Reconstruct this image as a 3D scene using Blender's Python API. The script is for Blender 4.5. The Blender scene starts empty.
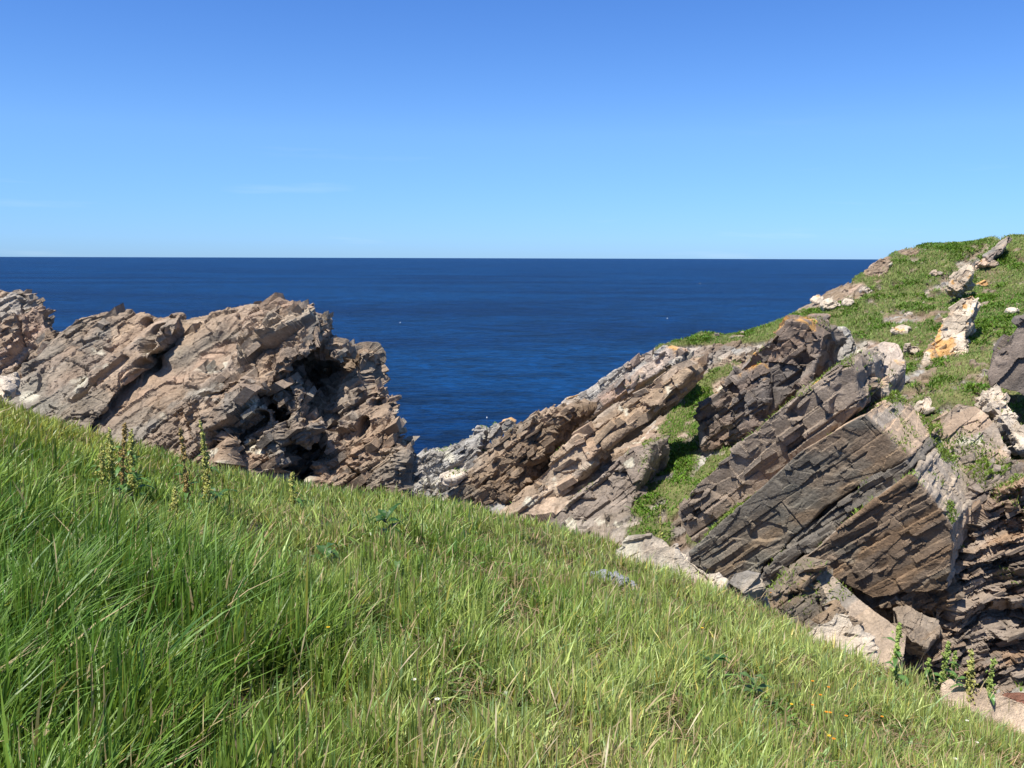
import bpy, bmesh, math, random
import numpy as np
from mathutils import Vector, Quaternion

random.seed(7)
RNG = np.random.default_rng(11)
scene = bpy.context.scene
COL = scene.collection

# ------------------------------------------------------------------ camera
EYE = np.array([0.0, 0.0, 1.65])
F_PX, W_PX, H_PX = 905.0, 1024, 768
PITCH = math.radians(7.93)
cam_data = bpy.data.cameras.new("camera")
cam = bpy.data.objects.new("camera", cam_data)
COL.objects.link(cam)
cam.location = EYE
cam.rotation_mode = 'QUATERNION'
cam.rotation_quaternion = Quaternion((1, 0, 0), math.radians(90) - PITCH) @ Quaternion((0, 0, 1), math.radians(0.17))
cam_data.sensor_fit = 'HORIZONTAL'
cam_data.sensor_width = 36.0
cam_data.lens = 36.0 * F_PX / W_PX
cam_data.clip_start = 0.05
cam_data.clip_end = 200000.0
scene.camera = cam

# ------------------------------------------------------------------ world, sun, exposure
SUN = np.array([-0.34, -0.32, 0.885]); SUN /= np.linalg.norm(SUN)
world = bpy.data.worlds.new("World")
scene.world = world
world.use_nodes = True
wn = world.node_tree.nodes
wl = world.node_tree.links
wn.clear()
w_out = wn.new("ShaderNodeOutputWorld")
w_bg = wn.new("ShaderNodeBackground")
w_sky = wn.new("ShaderNodeTexSky")
w_sky.sky_type = 'NISHITA'
w_sky.sun_disc = False
w_sky.sun_elevation = math.asin(SUN[2])
w_sky.sun_rotation = math.atan2(SUN[0], SUN[1])
w_sky.altitude = 0
w_sky.air_density = 1.0
w_sky.dust_density = 0.0
w_sky.ozone_density = 4.0
w_bg.inputs["Strength"].default_value = 0.11
# tint by elevation: clear blue low down, unseen upper sky neutralised against blue fill
w_tc = wn.new("ShaderNodeTexCoord"); w_sep = wn.new("ShaderNodeSeparateXYZ")
wl.new(w_tc.outputs["Generated"], w_sep.inputs[0])
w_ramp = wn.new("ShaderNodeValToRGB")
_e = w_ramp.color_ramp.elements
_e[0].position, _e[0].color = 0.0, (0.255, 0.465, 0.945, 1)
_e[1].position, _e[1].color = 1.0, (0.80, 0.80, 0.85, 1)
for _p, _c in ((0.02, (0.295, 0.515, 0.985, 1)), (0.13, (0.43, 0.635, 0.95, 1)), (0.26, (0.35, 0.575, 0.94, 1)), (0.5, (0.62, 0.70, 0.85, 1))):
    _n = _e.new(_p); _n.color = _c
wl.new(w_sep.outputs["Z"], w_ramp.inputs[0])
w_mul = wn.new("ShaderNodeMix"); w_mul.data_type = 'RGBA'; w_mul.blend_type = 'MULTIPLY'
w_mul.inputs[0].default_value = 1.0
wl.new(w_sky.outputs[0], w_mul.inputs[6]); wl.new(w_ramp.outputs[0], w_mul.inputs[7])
# a few thin wisps of high cloud
w_map = wn.new("ShaderNodeMapping"); w_map.inputs["Scale"].default_value = (5.0, 5.0, 60.0); w_map.inputs["Location"].default_value = (3.1, 0.7, 0.4)
wl.new(w_tc.outputs["Generated"], w_map.inputs["Vector"])
w_noi = wn.new("ShaderNodeTexNoise"); w_noi.inputs["Scale"].default_value = 1.0; w_noi.inputs["Detail"].default_value = 6.0
wl.new(w_map.outputs[0], w_noi.inputs["Vector"])
w_cr = wn.new("ShaderNodeMapRange"); w_cr.inputs[1].default_value = 0.60; w_cr.inputs[2].default_value = 0.80; w_cr.inputs[3].default_value = 0.0; w_cr.inputs[4].default_value = 0.2
wl.new(w_noi.outputs["Fac"], w_cr.inputs[0])
w_el = wn.new("ShaderNodeMapRange"); w_el.inputs[1].default_value = 0.16; w_el.inputs[2].default_value = 0.02; w_el.inputs[3].default_value = 0.0; w_el.inputs[4].default_value = 1.0
wl.new(w_sep.outputs["Z"], w_el.inputs[0])
w_m2 = wn.new("ShaderNodeMath"); w_m2.operation = 'MULTIPLY'
wl.new(w_cr.outputs[0], w_m2.inputs[0]); wl.new(w_el.outputs[0], w_m2.inputs[1])
w_cl = wn.new("ShaderNodeMix"); w_cl.data_type = 'RGBA'
w_cl.inputs[7].default_value = (5.2, 6.0, 6.6, 1)
wl.new(w_m2.outputs[0], w_cl.inputs[0]); wl.new(w_mul.outputs[2], w_cl.inputs[6])
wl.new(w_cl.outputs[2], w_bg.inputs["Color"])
wl.new(w_bg.outputs[0], w_out.inputs["Surface"])

sun_data = bpy.data.lights.new("sun", 'SUN')
sun_data.energy = 5.0
sun_data.angle = math.radians(0.53)
sun_data.color = (1.0, 0.95, 0.87)
sun = bpy.data.objects.new("sun", sun_data)
COL.objects.link(sun)
sun.rotation_mode = 'QUATERNION'
sun.rotation_quaternion = Vector(SUN.tolist()).to_track_quat('Z', 'Y')
sun.location = (0, 0, 60)

scene.view_settings.view_transform = 'Standard'
scene.view_settings.look = 'None'
scene.view_settings.exposure = 0.65
scene.view_settings.gamma = 1.0
scene.view_settings.use_curve_mapping = False

# ------------------------------------------------------------------ helpers: pixels to places
CP, SP = math.cos(PITCH), math.sin(PITCH)

def at(px, py, y):
    """the place seen at a picture point, y metres ahead of the eye"""
    px = np.asarray(px, float); py = np.asarray(py, float); y = np.asarray(y, float)
    cx = (px - 512.0) / F_PX
    cy = -(py - 384.0) / F_PX
    dx = cx
    dy = CP + cy * SP
    dz = -SP + cy * CP
    k = y / dy
    return np.stack([EYE[0] + dx * k, y + 0 * k, EYE[2] + dz * k], -1)

def to_px(P):
    d = P - EYE
    f = d[:, 1] * CP - d[:, 2] * SP
    up = d[:, 1] * SP + d[:, 2] * CP
    f = np.maximum(f, 1e-3)
    return 512 + F_PX * d[:, 0] / f, 384 - F_PX * up / f

def on_plane(px, py, p0, n):
    r = at(px, py, 1.0) - EYE
    k = np.dot(p0 - EYE, n) / (r @ n)
    return EYE + r * k[..., None] if np.ndim(k) else EYE + r * k

def unit(v):
    v = np.asarray(v, float)
    return v / np.linalg.norm(v)

# ------------------------------------------------------------------ helpers: noise
def _hash(ix, iy, iz, seed):
    h = (ix.astype(np.int64) * 374761393 + iy.astype(np.int64) * 668265263
         + iz.astype(np.int64) * 2147483647 + seed * 974634777) & 0xFFFFFFFF
    h = ((h ^ (h >> 13)) * 1274126177) & 0xFFFFFFFF
    h = ((h ^ (h >> 15)) * 2246822519) & 0xFFFFFFFF
    h = h ^ (h >> 16)
    return (h & 0xFFFFFF).astype(np.float64) / 16777216.0

def vnoise(P, seed=0):
    i = np.floor(P).astype(np.int64)
    f = P - i
    f = f * f * f * (f * (f * 6 - 15) + 10)
    out = 0
    for dx in (0, 1):
        wx = f[:, 0] if dx else 1 - f[:, 0]
        for dy in (0, 1):
            wy = f[:, 1] if dy else 1 - f[:, 1]
            for dz in (0, 1):
                wz = f[:, 2] if dz else 1 - f[:, 2]
                out = out + wx * wy * wz * _hash(i[:, 0] + dx, i[:, 1] + dy, i[:, 2] + dz, seed)
    return out * 2 - 1

def fbm(P, seed=0, octaves=4, gain=0.5):
    a, s, out = 1.0, 0.0, 0
    P = P.copy()
    for k in range(octaves):
        out = out + a * vnoise(P, seed + k * 17)
        s += a
        a *= gain
        P = P * 2.03 + 11.7
    return out / s

def cells(Q, seed=0, jitter=0.8):
    """nearest jittered cell: integer id (n,3), offset from its centre, border distance"""
    i = np.floor(Q).astype(np.int64)
    n = len(Q)
    d1 = np.full(n, 1e9); d2 = np.full(n, 1e9)
    cid = np.zeros((n, 3), np.int64); cen = np.zeros((n, 3))
    for dx in (-1, 0, 1):
        for dy in (-1, 0, 1):
            for dz in (-1, 0, 1):
                j = i + np.array([dx, dy, dz])
                c = np.stack([_hash(j[:, 0], j[:, 1], j[:, 2], seed + s) for s in (1, 2, 3)], -1)
                c = j + 0.5 + (c - 0.5) * jitter
                d = ((Q - c) ** 2).sum(1)
                m = d < d1
                d2 = np.where(m, d1, np.minimum(d2, d))
                d1 = np.where(m, d, d1)
                cid[m] = j[m]; cen[m] = c[m]
    return cid, Q - cen, np.sqrt(d2) - np.sqrt(d1)

def _cut(q, a, b, seed):
    """irregular one-dimensional cells: id, offset from the middle (in cells), distance to the nearest edge"""
    i = np.floor(q).astype(np.int64)
    j0 = i + 0.7 * (_hash(i, a, b, seed) - 0.5)
    j1 = i + 1 + 0.7 * (_hash(i + 1, a, b, seed) - 0.5)
    lo = q < j0; hi = q >= j1
    k = i - lo + hi
    e0 = k + 0.7 * (_hash(k, a, b, seed) - 0.5)
    e1 = k + 1 + 0.7 * (_hash(k + 1, a, b, seed) - 0.5)
    return k, q - (e0 + e1) / 2, np.minimum(q - e0, e1 - q)

def bricks(Q, S, seed):
    """beds cut into joint blocks: id, offset, distance to the nearest joint in metres"""
    z = np.zeros(len(Q), np.int64)
    kn, on, bn = _cut(Q[:, 2] / S[2], z, z, seed)
    kt, ot, bt = _cut(Q[:, 0] / S[0] + 9 * _hash(kn, z, z, seed + 1), kn, z, seed + 2)
    kw, ow, bw = _cut(Q[:, 1] / S[1] + 9 * _hash(kn, kt, z, seed + 3), kn, kt, seed + 4)
    bd = np.minimum(np.minimum(bn * S[2], bt * S[0]), bw * S[1])
    return np.stack([kt, kw, kn], -1), np.stack([ot, ow, on], -1), bd

def cell_rand(cid, seed):
    return _hash(cid[:, 0], cid[:, 1], cid[:, 2], seed) * 2 - 1

def smooth(a, b, x):
    t = np.clip((x - a) / (b - a), 0, 1)
    return t * t * (3 - 2 * t)

# ------------------------------------------------------------------ helpers: objects
def tag(o, label=None, cat=None, group=None, kind=None):
    if label: o["label"] = label
    if cat: o["category"] = cat
    if group: o["group"] = group
    if kind: o["kind"] = kind
    return o

def empty(name, loc, label, cat, group=None):
    o = bpy.data.objects.new(name, None)
    COL.objects.link(o)
    o.location = loc
    o.empty_display_size = 0.2
    return tag(o, label, cat, group)

def mesh_obj(name, V, loops, starts, mat, parent=None, loc=None, col=None, smooth_shade=False):
    V = np.asarray(V, np.float64)
    me = bpy.data.meshes.new(name)
    if loc is not None:
        V = V - np.asarray(loc)
    me.vertices.add(len(V))
    me.vertices.foreach_set("co", V.astype(np.float32).ravel())
    me.loops.add(len(loops))
    me.loops.foreach_set("vertex_index", np.asarray(loops, np.int32))
    me.polygons.add(len(starts))
    me.polygons.foreach_set("loop_start", np.asarray(starts, np.int32))
    me.update(calc_edges=True)
    if smooth_shade:
        me.polygons.foreach_set("use_smooth", np.ones(len(starts), bool))
    else:
        me.polygons.foreach_set("use_smooth", np.zeros(len(starts), bool))
    if col is not None:
        a = me.color_attributes.new("tint", 'FLOAT_COLOR', 'POINT')
        c = np.ones((len(V), 4), np.float32)
        c[:, :col.shape[1]] = col
        a.data.foreach_set("color", c.ravel())
    me.materials.append(mat)
    o = bpy.data.objects.new(name, me)
    COL.objects.link(o)
    if loc is not None:
        o.location = loc
    if parent is not None:
        o.parent = parent
    return o

def faces_to_loops(F):
    loops = [i for f in F for i in f]
    starts = np.cumsum([0] + [len(f) for f in F[:-1]])
    return loops, starts

def grid_loops(nr, nc):
    r, c = np.meshgrid(np.arange(nr - 1), np.arange(nc - 1), indexing='ij')
    a = (r * nc + c).ravel()
    q = np.stack([a, a + 1, a + nc + 1, a + nc], -1)
    return q.ravel(), np.arange(len(q)) * 4

# ------------------------------------------------------------------ materials
def new_mat(name):
    m = bpy.data.materials.new(name)
    m.use_nodes = True
    nt = m.node_tree
    return m, nt, nt.nodes["Principled BSDF"]

def mix_rgb(nt, blend, fac, a, b):
    n = nt.nodes.new("ShaderNodeMix")
    n.data_type = 'RGBA'
    n.blend_type = blend
    for sock, v in ((n.inputs[0], fac), (n.inputs[6], a), (n.inputs[7], b)):
        if hasattr(v, "links"):
            nt.links.new(v, sock)
        else:
            sock.default_value = v
    return n.outputs[2]

def noise(nt, scale, detail=5, rough=0.6, vec=None):
    n = nt.nodes.new("ShaderNodeTexNoise")
    n.inputs["Scale"].default_value = scale
    n.inputs["Detail"].default_value = detail
    n.inputs["Roughness"].default_value = rough
    if vec is not None:
        nt.links.new(vec, n.inputs["Vector"])
    return n.outputs["Fac"]

def ramp(nt, fac, stops):
    n = nt.nodes.new("ShaderNodeValToRGB")
    el = n.color_ramp.elements
    el[0].position, el[0].color = stops[0]
    el[1].position, el[1].color = stops[-1]
    for p, c in stops[1:-1]:
        e = el.new(p); e.color = c
    nt.links.new(fac, n.inputs[0])
    return n.outputs[0]

def g(v):
    return (v, v, v, 1)

def tint_node(nt):
    n = nt.nodes.new("ShaderNodeAttribute")
    n.attribute_name = "tint"
    return n.outputs["Color"]

def rock_material():
    m, nt, b = new_mat("fractured_rock")
    pos = nt.nodes.new("ShaderNodeNewGeometry").outputs["Position"]
    c = tint_node(nt)
    n1 = noise(nt, 2.3, 8, 0.65, pos)
    n2 = noise(nt, 14.0, 6, 0.7, pos)
    c = mix_rgb(nt, 'MULTIPLY', 1.0, c, ramp(nt, n1, [(0.3, g(0.68)), (0.7, g(1.3))]))
    c = mix_rgb(nt, 'MULTIPLY', 1.0, c, ramp(nt, n2, [(0.3, g(0.72)), (0.72, g(1.28))]))
    nt.links.new(c, b.inputs["Base Color"])
    b.inputs["Roughness"].default_value = 0.82
    b.inputs["Specular IOR Level"].default_value = 0.3
    n3 = noise(nt, 9.0, 9, 0.72, pos)
    bp = nt.nodes.new("ShaderNodeBump")
    bp.inputs["Strength"].default_value = 0.9
    bp.inputs["Distance"].default_value = 0.08
    nt.links.new(n3, bp.inputs["Height"])
    nt.links.new(bp.outputs[0], b.inputs["Normal"])
    return m

def leaf_material(name, rough=0.45, trans=0.35, spec=0.5):
    m, nt, b = new_mat(name)
    c = tint_node(nt)
    nt.links.new(c, b.inputs["Base Color"])
    b.inputs["Roughness"].default_value = rough
    b.inputs["Specular IOR Level"].default_value = spec
    tr = nt.nodes.new("ShaderNodeBsdfTranslucent")
    tc = mix_rgb(nt, 'MULTIPLY', 1.0, c, (1.25, 1.2, 0.6, 1))
    nt.links.new(tc, tr.inputs["Color"])
    mx = nt.nodes.new("ShaderNodeMixShader")
    mx.inputs[0].default_value = trans
    nt.links.new(b.outputs[0], mx.inputs[1])
    nt.links.new(tr.outputs[0], mx.inputs[2])
    nt.links.new(mx.outputs[0], nt.nodes["Material Output"].inputs["Surface"])
    return m

def soil_material():
    m, nt, b = new_mat("turf_soil")
    pos = nt.nodes.new("ShaderNodeNewGeometry").outputs["Position"]
    n1 = noise(nt, 1.2, 8, 0.65, pos)
    c = ramp(nt, n1, [(0.3, (0.018, 0.020, 0.008, 1)), (0.55, (0.035, 0.036, 0.013, 1)), (0.75, (0.08, 0.06, 0.032, 1))])
    nt.links.new(c, b.inputs["Base Color"])
    b.inputs["Roughness"].default_value = 0.95
    return m

def headland_material():
    m, nt, b = new_mat("headland_rock_and_turf")
    pos = nt.nodes.new("ShaderNodeNewGeometry").outputs["Position"]
    c = tint_node(nt)
    n1 = noise(nt, 1.1, 8, 0.68, pos)
    n2 = noise(nt, 7.0, 6, 0.72, pos)
    c = mix_rgb(nt, 'MULTIPLY', 1.0, c, ramp(nt, n1, [(0.3, g(0.68)), (0.7, g(1.32))]))
    c = mix_rgb(nt, 'MULTIPLY', 1.0, c, ramp(nt, n2, [(0.3, g(0.66)), (0.72, g(1.34))]))
    nt.links.new(c, b.inputs["Base Color"])
    b.inputs["Roughness"].default_value = 0.9
    b.inputs["Specular IOR Level"].default_value = 0.2
    n3 = noise(nt, 5.0, 9, 0.72, pos)
    bp = nt.nodes.new("ShaderNodeBump")
    bp.inputs["Strength"].default_value = 0.9
    bp.inputs["Distance"].default_value = 0.15
    nt.links.new(n3, bp.inputs["Height"])
    nt.links.new(bp.outputs[0], b.inputs["Normal"])
    return m

def sea_material():
    m, nt, b = new_mat("sea_water")
    pos = nt.nodes.new("ShaderNodeNewGeometry").outputs["Position"]
    def mapped(sx, sy, rot):
        mp = nt.nodes.new("ShaderNodeMapping")
        mp.inputs["Scale"].default_value = (sx, sy, 1)
        mp.inputs["Rotation"].default_value = (0, 0, rot)
        nt.links.new(pos, mp.inputs["Vector"])
        return mp.outputs[0]
    # broad patches of slightly different water (currents, wind lanes); finer ripple light and dark painted into the colour
    n0 = noise(nt, 1.0, 5, 0.6, mapped(0.004, 0.011, 0.3))
    n1 = noise(nt, 1.0, 6, 0.65, mapped(0.07, 0.13, 0.15))
    n2 = noise(nt, 1.0, 4, 0.65, mapped(0.45, 0.8, -0.1))
    c = ramp(nt, n0, [(0.40, (0.0002, 0.0125, 0.055, 1)), (0.60, (0.0006, 0.027, 0.098, 1))])
    c = mix_rgb(nt, 'MULTIPLY', 1.0, c, ramp(nt, n1, [(0.38, g(0.6)), (0.62, g(1.4))]))
    c = mix_rgb(nt, 'MULTIPLY', 1.0, c, ramp(nt, n2, [(0.38, g(0.55)), (0.62, g(1.5))]))
    nt.links.new(c, b.inputs["Base Color"])
    b.inputs["Roughness"].default_value = 0.35
    b.inputs["IOR"].default_value = 1.33
    b.inputs["Specular IOR Level"].default_value = 0.035
    h1 = noise(nt, 1.0, 6, 0.6, mapped(0.16, 0.34, 0.25))
    h2 = noise(nt, 1.0, 5, 0.65, mapped(0.7, 1.1, -0.2))
    add = nt.nodes.new("ShaderNodeMath"); add.operation = 'MULTIPLY_ADD'
    nt.links.new(h2, add.inputs[0]); add.inputs[1].default_value = 0.3
    nt.links.new(h1, add.inputs[2])
    bp = nt.nodes.new("ShaderNodeBump")
    bp.inputs["Strength"].default_value = 1.0
    bp.inputs["Distance"].default_value = 2.2
    nt.links.new(add.outputs[0], bp.inputs["Height"])
    nt.links.new(bp.outputs[0], b.inputs["Normal"])
    return m

def plain_material(name, color, rough=0.7):
    m, nt, b = new_mat(name)
    c = mix_rgb(nt, 'MULTIPLY', 1.0, color, ramp(nt, noise(nt, 30, 4), [(0.3, g(0.8)), (0.7, g(1.2))]))
    nt.links.new(c, b.inputs["Base Color"])
    b.inputs["Roughness"].default_value = rough
    return m

M_ROCK = rock_material()
M_SOIL = soil_material()
M_HEAD = headland_material()
M_SEA = sea_material()
M_GRASS = leaf_material("grass_blade", 0.45, 0.28, 0.42)
M_TURF = leaf_material("short_turf", 0.6, 0.25, 0.25)
M_LEAF = leaf_material("dock_leaf", 0.4, 0.3, 0.4)
M_SEED = leaf_material("dock_seeds", 0.8, 0.5, 0.2)
M_PETAL = leaf_material("petal", 0.6, 0.3, 0.2)
M_FOAM = plain_material("sea_foam", (0.8, 0.82, 0.82, 1), 0.8)

# ------------------------------------------------------------------ sea
SEA_Z = -20.0
def build_sea():
    # one sheet to the horizon, denser rings nearby with a real swell
    ring = np.concatenate([[0.0], np.geomspace(20, 60000, 90)])
    ang = np.linspace(-math.pi, math.pi, 181)[:-1]
    V = [[0, 0, SEA_Z]]
    for r in ring[1:]:
        for a in ang:
            V.append([r * math.sin(a), r * math.cos(a), SEA_Z])
    n = len(ang)
    F = [[0, 1 + (k + 1) % n, 1 + k] for k in range(n)]
    for i in range(len(ring) - 2):
        b0 = 1 + i * n; b1 = b0 + n
        for k in range(n):
            F.append([b0 + k, b0 + (k + 1) % n, b1 + (k + 1) % n, b1 + k])
    l, s = faces_to_loops(F)
    o = mesh_obj("sea", V, l, s, M_SEA)
    tag(o, kind="structure")
build_sea()

# ------------------------------------------------------------------ the near grassy ground
CREST = [(-700, 325, 13), (-100, 371, 12.2), (0, 411, 11.5), (100, 446, 11.0), (200, 473, 10.8), (300, 495, 10.4), (420, 502, 10.0), (540, 528, 9.5), (620, 549, 9.0), (700, 585, 8.4), (760, 613, 7.9), (840, 655, 7.0), (930, 703, 6.2), (1024, 757, 5.3), (1180, 825, 4.6), (1500, 895, 4.2)]
_c = np.array([at(*k) for k in CREST])
CU, CY, CZ = _c[:, 0] / _c[:, 1], _c[:, 1], _c[:, 2]
_fine = np.linspace(CU[0], CU[-1], 400)
def _sm(v):
    a = np.interp(_fine, CU, v)
    k = np.hanning(31); k /= k.sum()
    return np.convolve(np.pad(a, 15, mode='edge'), k, 'valid')
CYf, CZf = _sm(CY), _sm(CZ)
NU, NZ = [-1.4, -0.6, 0.0, 0.6, 1.4], [0.18, 0.10, 0.02, -0.30, -0.8]

def ground_z(x, y):
    x = np.asarray(x, float); y = np.asarray(y, float)
    yy = np.maximum(y, 0.4)
    u = np.clip(x / yy, CU[0], CU[-1])
    yc = np.interp(u, _fine, CYf); zc = np.interp(u, _fine, CZf); zn = np.interp(u, NU, NZ)
    s = (yy - 2.0) / (yc - 2.0)
    slope = (zc - zn) / (yc - 2.0)
    z = zn + (zc - zn) * s + 0.02 * np.clip(s, 0, 1) * (1 - np.clip(s, 0, 1))
    e = np.maximum(yy - yc, 0)
    left = smooth(-0.05, -0.30, u)
    k = 0.40 * (1 - left) + 0.12 * left
    e1 = 1.8
    zb = zc + (slope - 0.10) * e - k * np.minimum(e, e1) ** 2 - np.maximum(e - e1, 0) * 2 * k * e1
    floor = -12.0 * (1 - left) - 4.2 * left
    zb = np.maximum(zb, floor)
    z = np.where(yy > yc, zb, z)
    P = np.stack([x.ravel(), y.ravel(), np.zeros(x.size)], -1)
    amp = smooth(0.5, 2.5, y)
    z = z + (0.07 * fbm(P * 0.7, 3, 3) + 0.03 * fbm(P * 3.0, 5, 2)).reshape(x.shape) * amp
    return z

def build_ground():
    us = np.linspace(-1.35, 1.4, 320)
    ys = np.concatenate([[-6, -3, -1, 0.2], np.geomspace(0.5, 17, 220)])
    Y, U = np.meshgrid(ys, us, indexing='ij')
    X = np.where(Y > 0.5, U * np.maximum(Y, 0.5), U * 6 * np.clip(1 - (Y - 0.2) / 0.3 * 0.9, 0.1, 1))
    Z = ground_z(X, np.maximum(Y, 0.5))
    V = np.stack([X, Y, Z], -1).reshape(-1, 3)
    l, s = grid_loops(len(ys), len(us))
    o = mesh_obj("ground", V, l, s, M_SOIL, smooth_shade=True)
    tag(o, kind="structure")
build_ground()

# ------------------------------------------------------------------ rock palettes (linear base colours)
TAN = [(0.40, 0.30, 0.215), (0.34, 0.275, 0.21), (0.42, 0.30, 0.225), (0.30, 0.265, 0.22), (0.36, 0.26, 0.18), (0.27, 0.255, 0.225)]
CRAG = [(0.315, 0.24, 0.17), (0.25, 0.215, 0.172), (0.345, 0.24, 0.165), (0.24, 0.215, 0.178), (0.29, 0.21, 0.145), (0.35, 0.28, 0.205), (0.30, 0.215, 0.155), (0.20, 0.173, 0.145)]
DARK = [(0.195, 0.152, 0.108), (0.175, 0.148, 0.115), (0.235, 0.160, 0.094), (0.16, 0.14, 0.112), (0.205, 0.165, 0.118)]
PURPLE = [(0.245, 0.19, 0.148), (0.275, 0.22, 0.17), (0.22, 0.175, 0.14), (0.25, 0.205, 0.165)]
BROWN = [(0.22, 0.155, 0.10), (0.26, 0.19, 0.125), (0.19, 0.135, 0.09), (0.30, 0.22, 0.15)]
GREY = [(0.33, 0.31, 0.275), (0.29, 0.275, 0.25), (0.37, 0.33, 0.28), (0.31, 0.28, 0.24)]
PALE = [(0.56, 0.47, 0.36), (0.50, 0.41, 0.31), (0.60, 0.52, 0.42), (0.46, 0.385, 0.30)]
ORANGE = np.array((0.56, 0.30, 0.085))
LICHEN = np.array((0.58, 0.54, 0.42))

def frame(yaw_deg, dip_deg, tilt_deg=0.0):
    """t along the dip, w into the rock, n across the beds (rows of a matrix)"""
    a, d, k = map(math.radians, (yaw_deg, dip_deg, tilt_deg))
    h = np.array([math.cos(a), -math.sin(a), 0]); w = np.array([math.sin(a), math.cos(a), 0]); z = np.array([0, 0, 1.0])
    w2 = w * math.cos(k) + z * math.sin(k)
    z2 = z * math.cos(k) - w * math.sin(k)
    t = h * math.cos(d) + z2 * math.sin(d)
    n = z2 * math.cos(d) - h * math.sin(d)
    return np.array([t, w2, n])

FR_LEFT = frame(12, 36, 10)
FR_RIGHT = frame(33, 41, 6)
FR_RIDGE = frame(20, 38, 6)
FR_FLAT = frame(20, 30, -6)

def prism(front, push, shrink=1.0):
    """a closed solid from a front outline (3D points) pushed back by a vector"""
    A = np.asarray(front, float)
    c = A.mean(0)
    B = c + (A - c) * shrink + np.asarray(push, float)
    return A, B

def pts(poly, D=None, plane=None, lean=None):
    """outline in picture points -> 3D: one distance, a plane, or a distance leaning back with height"""
    out = []
    for q in poly:
        if plane is not None:
            out.append(on_plane(q[0], q[1], plane[0], plane[1]))
        elif len(q) == 3:
            out.append(at(q[0], q[1], q[2]))
        elif lean is not None:
            out.append(at(q[0], q[1], D + lean * (lean_ref(poly) - q[1])))
        else:
            out.append(at(q[0], q[1], D))
    return np.array(out)

def lean_ref(poly):
    return max(q[1] for q in poly)

def voxel_solid(solids, vox):
    """union of the closed solids as one dense quad mesh"""
    bm = bmesh.new()
    for A, B in solids:
        va = [bm.verts.new(p) for p in A]
        vb = [bm.verts.new(p) for p in B]
        f1 = bm.faces.new(va)
        f2 = bm.faces.new(list(reversed(vb)))
        n = len(va)
        for k in range(n):
            bm.faces.new((va[k], vb[k], vb[(k + 1) % n], va[(k + 1) % n]))
    bmesh.ops.triangulate(bm, faces=bm.faces[:])
    bmesh.ops.recalc_face_normals(bm, faces=bm.faces[:])
    me = bpy.data.meshes.new("tmp_solid")
    bm.to_mesh(me); bm.free()
    o = bpy.data.objects.new("tmp_solid", me)
    COL.objects.link(o)
    md = o.modifiers.new("r", 'REMESH')
    md.mode = 'VOXEL'; md.voxel_size = vox; md.adaptivity = 0.0
    dg = bpy.context.evaluated_depsgraph_get()
    ev = o.evaluated_get(dg)
    m2 = ev.to_mesh()
    nv = len(m2.vertices); V = np.zeros(nv * 3, np.float32); m2.vertices.foreach_get("co", V)
    N = np.zeros(nv * 3, np.float32); m2.vertices.foreach_get("normal", N)
    L = np.zeros(len(m2.loops), np.int32); m2.loops.foreach_get("vertex_index", L)
    S = np.zeros(len(m2.polygons), np.int32); m2.polygons.foreach_get("loop_start", S)
    ev.to_mesh_clear()
    bpy.data.objects.remove(o); bpy.data.meshes.remove(me)
    return V.reshape(-1, 3).astype(float), N.reshape(-1, 3).astype(float), L, S

def fracture(V, N, fr, scales, seed, warp=0.12, macro=None, weight=None):
    """break the surface into joint-bounded blocks along the bedding frame"""
    Q = V @ fr.T
    Qw = Q + warp * np.stack([fbm(V * 0.6, seed + k, 3) for k in (51, 52, 53)], -1)
    D = np.zeros(len(V))
    first = None
    w8 = 1.0 if weight is None else weight
    if macro:
        D += macro[1] * fbm(V / macro[0], seed + 91, 3)
    for k, (kind, st, sw, sn, rigid, tiltv, groove) in enumerate(scales):
        S = np.array([st, sw, sn])
        if kind == 'V':
            cid, off, bd = cells(Qw / S, seed + 101 * k)
            bd = bd * min(st, sn)
        else:
            cid, off, bd = bricks(Qw, S, seed + 101 * k)
        if first is None: first = cid
        r = cell_rand(cid, seed + 7 + k)
        d = rigid * r
        gv = np.stack([cell_rand(cid, seed + 21 + k), cell_rand(cid, seed + 22 + k), cell_rand(cid, seed + 23 + k)], -1)
        d += tiltv * (gv * off).sum(1)
        if groove:
            d -= groove * smooth(0.05, 0.0, bd) * (cell_rand(cid, seed + 31 + k) > 0.25)
        if kind == 'b':        # only broken in places
            d *= smooth(0.06, 0.16, fbm(V * 0.75, seed + 41 + k, 3))
        D += d
    w8 = w8 * (1 - 0.55 * smooth(0.35, 0.95, N[:, 2]))
    return V + N * (D * w8)[:, None], first, Q

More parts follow.
